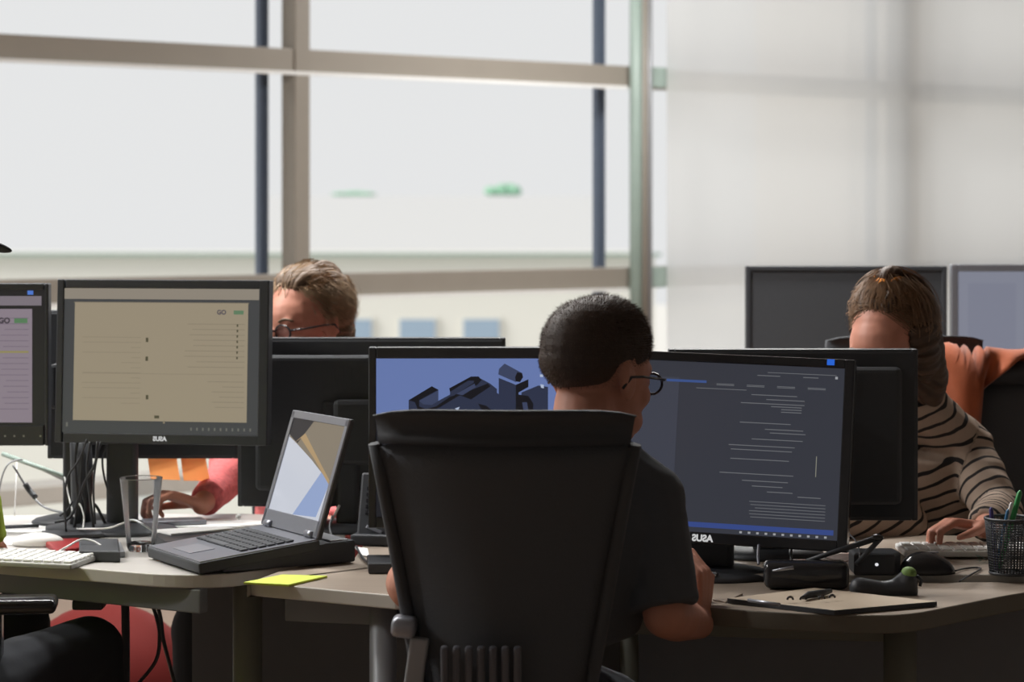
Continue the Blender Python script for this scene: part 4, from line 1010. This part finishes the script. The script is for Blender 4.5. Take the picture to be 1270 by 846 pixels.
cable([W(412, 640, 5.05), W(409, 655, 5.02), W(413, 668, 4.99), W(418, 680, 4.97)], .0024, M['black'], 'black cable dropping behind the laptop')
# stand column seen between laptop and man, left
# cables behind the monitors on the left
GC = 'black monitor cables hanging left of the tumbler'
hang = [[(108, 545), (98, 570), (84, 592), (80, 620), (82, 660)], [(121, 548), (118, 575), (104, 600), (88, 640), (68, 648)], [(125, 548), (118, 580), (116, 610), (118, 650)],
        [(112, 548), (108, 580), (112, 620), (116, 655)], [(132, 552), (127, 570), (130, 595), (138, 618)], [(96, 548), (93, 575), (96, 620), (92, 655)], [(104, 550), (100, 600), (106, 630), (100, 655)], [(117, 625), (122, 632), (130, 648), (136, 655)], [(90, 622), (84, 632), (74, 640)]]
for i, pts in enumerate(hang):
    Yc = 5.12+.012*i
    cable([W(a, b, Yc) for a, b in pts], .0024+.001*(i % 2), M['black'], 'black monitor cable hanging left of the tumbler', GC)
# column carrying monitor B
cm_ = thing('monitor_stand', 'black cable-wrapped column between the two left monitors', 'stand', G(100, 657))
bm = BM(); lathe(bm, [(0, 0), (.075, 0), (.075, .008), (.02, .014), (.0, .014)], n=30); obj('base', bm, M['black'], cm_, True)
bm = BM(); q = [(0, .0, .014), (0, .0, .05), (.004, .0, .1), (0, 0, .19)]; tube(bm, q, [.024, .020, .025, .023], 14); obj('column', bm, M['black'], cm_)
slab('base_plate', 'thin black plate in front of the cable column', 'plate', [(52, 658), (124, 656), (128, 662), (60, 665)], .755, .007, M['black'], bev=.002)
# light rods and cables near the window, left edge
tag(obj('metal_rod', tube(BM(), [W(3, 563, 5.6), W(88, 594, 5.55)], .0055, 8), M['pipe_g']), 'thin pale metal rod slanting down at far left', 'rod')
tag(obj('metal_rod', tube(BM(), [W(24, 569, 5.62), W(85, 598, 5.56)], .003, 8), M['grey_metal']), 'thinner grey rod just under the pale slanting rod', 'rod')
cable([W(16, 577, 5.4), W(34, 606, 5.4), W(48, 624, 5.38), W(62, 632, 5.36), W(80, 636, 5.3)], .0026, M['grey_metal'], 'grey cable with a black sleeve slanting at far left')
tag(obj('ferrite_sleeve', tube(BM(), spline([W(31, 600, 5.4), W(37, 609, 5.4), W(44, 617, 5.39)], 4), .0065, 10), M['black']), 'black sleeve on the grey slanting cable', 'sleeve')
cable([W(-2, 612, 5.5), W(3, 590, 5.5), W(10, 576, 5.5), W(20, 571, 5.52), W(28, 570, 5.55)], .002, M['grey_metal'], 'thin grey cable looping by the left edge')
cable([W(21, 574, 5.5), W(20, 600, 5.45), W(18, 640, 5.42)], .0015, M['white'], 'thin white cable hanging straight at far left')
cable([W(80, 592, 5.3), W(92, 640, 5.2), W(98, 625, 5.18), W(104, 640, 5.14), W(103, 655, 5.1)], .002, M['white'], 'white cable looping in front of the cable column')
# under the left desk
br = thing('monitor_bracket', 'black bracket hanging under the left desk', 'bracket', V((W(120, 0, 4.75).x, 4.78, .62)))
bm = BM(); box(bm, (.015, 0, .075), (.075, .06, .055), bev=.005); box(bm, (-.02, 0, .045), (.06, .05, .02), bev=.004); obj('body', bm, M['matte_black'], br)
cable([W(155, 737, 4.9), W(156, 790, 4.9), W(156, 860, 4.9)], .009, M['black'], 'thick black vertical conduit under the left desk', name='conduit')
cable([W(184, 738, 4.9), W(194, 765, 4.9), W(198, 790, 4.9), W(193, 820, 4.9), W(170, 850, 4.9)], .0042, M['black'], 'left cable of the two hanging under the left desk')
cable([W(191, 738, 4.88), W(199, 765, 4.88), W(203, 795, 4.9), W(212, 830, 4.95), W(222, 870, 5.0)], .0042, M['black'], 'right cable of the two hanging under the left desk')
# red pouf on the floor farther away
bm = BM(); ell(bm, (0, 0, .237), (.235, .235, .235), seg=40); tp = obj('exercise_ball', bm, mat('dull_red_rubber', (92, 28, 25), .7, spec=.1), smooth=True, at=V((W(134, 0, 6.0).x, 5.95, .002)))
tag(tp, 'dull red exercise ball on the floor seen under the left desk', 'ball')

# ---------------------------------------------------------------- small things on the right desks
slab('notebook', 'large thin kraft notebook with black edge on the curved desk', 'notebook', [(902, 742), (1010, 729), (1162, 746), (1035, 757)], .7505, .009, mat('kraft_cover', (186, 170, 150), .6), bev=.0008, mside=M['black'])
slab('paper_sheet', 'thin sheets left of the kraft notebook, beside his hand', 'paper', [(884, 743), (905, 733), (921, 736), (900, 746)], .7505, .003, M['desk_r'], bev=.0005)
tag(obj('pen', tube(BM(), [G(928, 744.5, .765), G(967, 750, .765)], .003, 8), M['silver']), 'slim silver pen at the left edge of the kraft notebook', 'pen')
bm = BM(); tube(bm, [G(995, 741.5, .766), G(1003, 738, .767), G(1018, 736, .767), G(1030, 733, .766)], [.003, .0065, .0065, .004], 10)
tag(obj('marker_pen', bm, M['black'], smooth=True), 'stubby black marker lying on the kraft notebook', 'pen')
for lab, px, py in (('leftmost', 980, 744), ('second', 996, 744), ('third', 1019, 743), ('fourth', 1032, 741.5)):
    c = G(px, py, .765); bm = BM(); tube(bm, [c+V((.005*math.cos(a), 0, .005*math.sin(a)-.0)) for a in [PI*k/8 for k in range(9)]], .0021, 6)
    tag(obj('paper_clip', bm, M['gloss_black']), lab+' from the left of the small black clips on the notebook', 'clip')
# black gadget with green tip
gd = thing('handheld_gadget', 'black handheld gadget with a green knob behind the kraft notebook', 'gadget', G(1098, 738))
gx = lambda px, py: W(px, py, G(1098, 738).y)-G(1098, 738)
bm = BM(); cap(bm, gx(1066, 729), gx(1094, 731), .019, .015); cap(bm, gx(1094, 731), gx(1122, 728), .015, .016); cap(bm, gx(1126, 720), gx(1130, 734), .017, .013); cap(bm, gx(1104, 724), gx(1122, 714), .004, .010)
box(bm, gx(1096, 739), (.10, .025, .008), None, .003)
skinned('body', bm, M['black'], gd, .003, 2)
bm = BM(); ell(bm, gx(1127, 711), (.014, .014, .012)); obj('green_knob', bm, mat('green_rubber', (120, 150, 84), .6), gd, True)
bm = BM(); tube(bm, [gx(1137, 714)+V((0, 0, 0)), gx(1143, 720), gx(1141, 727)], .003, 8); obj('loop', bm, M['black'], gd)
# big black mouse
mc = G(1150, 711, .762); bm = BM(); ell(bm, (0, 0, 0), (.054, .034, .040), seg=32)
for v in bm.verts:
    v.co.z = max(0, v.co.z*(1-.18*(v.co.x/.054)))
mt = thing('computer_mouse', 'large black mouse next to the keyboard of the woman in stripes', 'mouse', mc, math.radians(8))
bm2 = bm; obj('shell', bm2, M['gloss_black'], mt, True)
bm = BM(); box(bm, (.012, 0, .0385), (.02, .006, .003), bev=.001); obj('wheel', bm, M['silver'], mt)
cable([G(1185, 708, .766), G(1198, 705, .765), G(1212, 704, .765), G(1216, 706, .765), G(1204, 713, .765), G(1190, 721, .7655)], .0018, M['black'], 'thin black mouse cable ending beside the pen cup')
# white keyboard under her hand
wk = thing('keyboard', 'white keyboard under the hand of the woman in stripes', 'keyboard', G(1122, 692, .765), math.radians(0))
bm = BM(); box(bm, (.21, .06, .007), (.42, .12, .012), bev=.003); obj('body', bm, M['white'], wk)
bm = BM()
for r in range(6):
    for c in range(18): box(bm, (.017+c*.0227, .014+r*.0185, .0135), (.019, .015, .005), bev=.001, seg=1)
k_ = obj('keys', bm, M['white'], wk); k_['kind'] = 'stuff'
# box with a lamp
bx = thing('usb_hub', 'black faceted hub with one white light', 'hub', G(1086, 711, .762))
bm = BM(); prism(bm, [(-.045, -.03), (.03, -.035), (.045, -.01), (.04, .04), (-.045, .04)], 0, .042, bev=.006); obj('body', bm, M['black'], bx)
bm = BM(); ell(bm, (-.003, -.0335, .021), (.0035, .001, .003), seg=10); obj('light', bm, SM('white_led', (225, 225, 230)), bx)
# black speaker-like block in front of the monitor stand
sp = thing('desk_speaker', 'long black rounded box at the foot of the code monitor', 'box', G(1002, 733))
bm = BM(); box(bm, (0, .03, .026), (.155, .06, .050), (0, 0, -.06), .014, 4); obj('body', bm, M['gloss_black'], sp, True)
tag(obj('screwdriver', tube(BM(), [W(958, 708, 4.30), W(984, 704, 4.30)], [.0016, .0034], 8), M['silver']), 'slim metal bit lying on the long black box', 'tool')
# tripod: two thin legs meeting in a hub
tr = thing('mini_tripod', 'small folded black tripod lying across the desk', 'tripod', G(1050, 706))
tb = G(1050, 706); tt = lambda px, py, Y: W(px, py, Y)-tb
obj('leg', tube(BM(), [tt(1000, 696, 4.44), tt(1086, 668, 4.46)], [.004, .006], 8), M['black'], tr)
obj('leg', tube(BM(), [tt(1062, 700, 4.44), tt(1092, 668, 4.46)], [.005, .005], 8), M['black'], tr)
bm = BM(); ell(bm, tt(1088, 667, 4.46), (.012, .008, .007)); obj('hub', bm, M['gloss_black'], tr, True)
cable([W(1053, 662, 4.6), W(1062, 672, 4.55), W(1066, 684, 4.5), W(1066, 700, 4.46)], .0018, M['black'], 'thin black cable dropping beside the code monitor')
cable([W(982, 676, 4.55), W(981, 690, 4.55), W(981, 702, 4.53)], .0022, M['black'], 'short black cable under the code monitor')
slab('paper_sheet', 'white paper under the edge of the code monitor', 'paper', [(998, 693), (1012, 688), (1025, 690), (1018, 697)], .7625, .001, M['paper'], bev=.0002)
slab('magazine', 'folded printed leaflet behind the tripod legs', 'leaflet', [(1020, 690), (1060, 684), (1078, 688), (1045, 697)], .7625, .002, mat('leaflet_print', (190, 160, 150), .6, noise_amt=.5, noise_scale=60), bev=.0003)
slab('paper_stack', 'white slab standing in for the bright window gap beside the monitor stand', 'paper', [(845, 676), (884, 676), (888, 712), (842, 712)], .7625, .004, M['paper'], bev=.0005)  # added white slab takes the place of window brightness
for lab, pts in (('upper', [(850, 684), (865, 676), (880, 670)]), ('middle', [(850, 688), (862, 688), (876, 682), (884, 676)]), ('lower', [(846, 694), (860, 702), (874, 708), (890, 712)]), ('steep', [(873, 700), (876, 690), (880, 686)])):
    cable([G(a, b, .772) for a, b in pts], .0022, M['black'], lab+' black cable crossing the white slab beside the man')
cable([W(941, 676, 4.48), W(940, 690, 4.46), W(941, 700, 4.44)], .0028, M['silver'], 'shiny silver cable end beside the code monitor stand')
# pen cup
pc = thing('pen_cup', 'black wire-mesh pen cup at the right edge', 'cup', G(1252, 712, .762))
bm = BM(); nw = 40
def cupr(v): return .036+.009*v
hC = .104
for k in range(nw):
    a = 2*PI*k/nw
    tube(bm, [V((cupr(0)*math.cos(a), cupr(0)*math.sin(a), .002)), V((cupr(1)*math.cos(a), cupr(1)*math.sin(a), hC))], .0011, 4)
for j in range(1, 22):
    v = j/22; tube(bm, [V((cupr(v)*math.cos(2*PI*k/32), cupr(v)*math.sin(2*PI*k/32), hC*v)) for k in range(33)], .0010, 4, cap=False)
k_ = obj('wire_mesh', bm, M['black'], pc); k_['kind'] = 'stuff'
for z_, v in ((hC, 1), (.003, 0)): obj('rim', tube(BM(), [V((cupr(v)*math.cos(2*PI*k/32), cupr(v)*math.sin(2*PI*k/32), z_)) for k in range(33)], .0028, 8, cap=False), M['black'], pc)
obj('bottom', lathe(BM(), [(0, 0), (.036, 0), (.036, .002), (0, .002)]), M['black'], pc)
cc = pc.location
for lab, nm, m_, x0, px, py, r in (('thick green pen leaning right in the pen cup', 'pen', mat('green_plastic', (60, 150, 84), .3), -.018, 1267, 609, .0052), ('white pen beside the green one in the pen cup', 'pen', M['white'], -.022, 1256, 624, .0034),
    ('blue pen behind the white one in the pen cup', 'pen', mat('blue_plastic', (60, 110, 150), .3), -.024, 1252, 632, .0036), ('purple pen at the left rim of the pen cup', 'pen', mat('violet_plastic', (84, 74, 130), .4), -.026, 1229, 629, .0040)):
    b_ = W(px, py, cc.y-.0); a_ = V((cc.x+x0, cc.y+.0, cc.z+.008))
    dd_ = 0 if px < 1240 else .01
    tag(obj(nm, tube(BM(), [a_+V((0, dd_, 0)), a_.lerp(b_, .96)+V((0, dd_, 0)), b_+V((0, dd_, 0))], [r, r, r*.4], 10), m_), lab, 'pen')
wr_ = G(1222, 698, .762); bm = BM()
for k in range(6):
    a = k*1.1; p0 = V((.014*math.cos(a), .01*math.sin(a), .001)); p1 = V((.02*math.cos(a+.7), .012*math.sin(a+.9), .006+.005*(k % 3))); p2 = V((.004*k-.01, 0, .010))
    bm.faces.new([bm.verts.new(x) for x in (p0, p1, p2)])
tag(obj('wrapper', bm, thin_glass('clear_teal_film', (.6, .8, .78), .3), at=wr_), 'small crumpled clear wrapper beside the pen cup', 'wrapper')
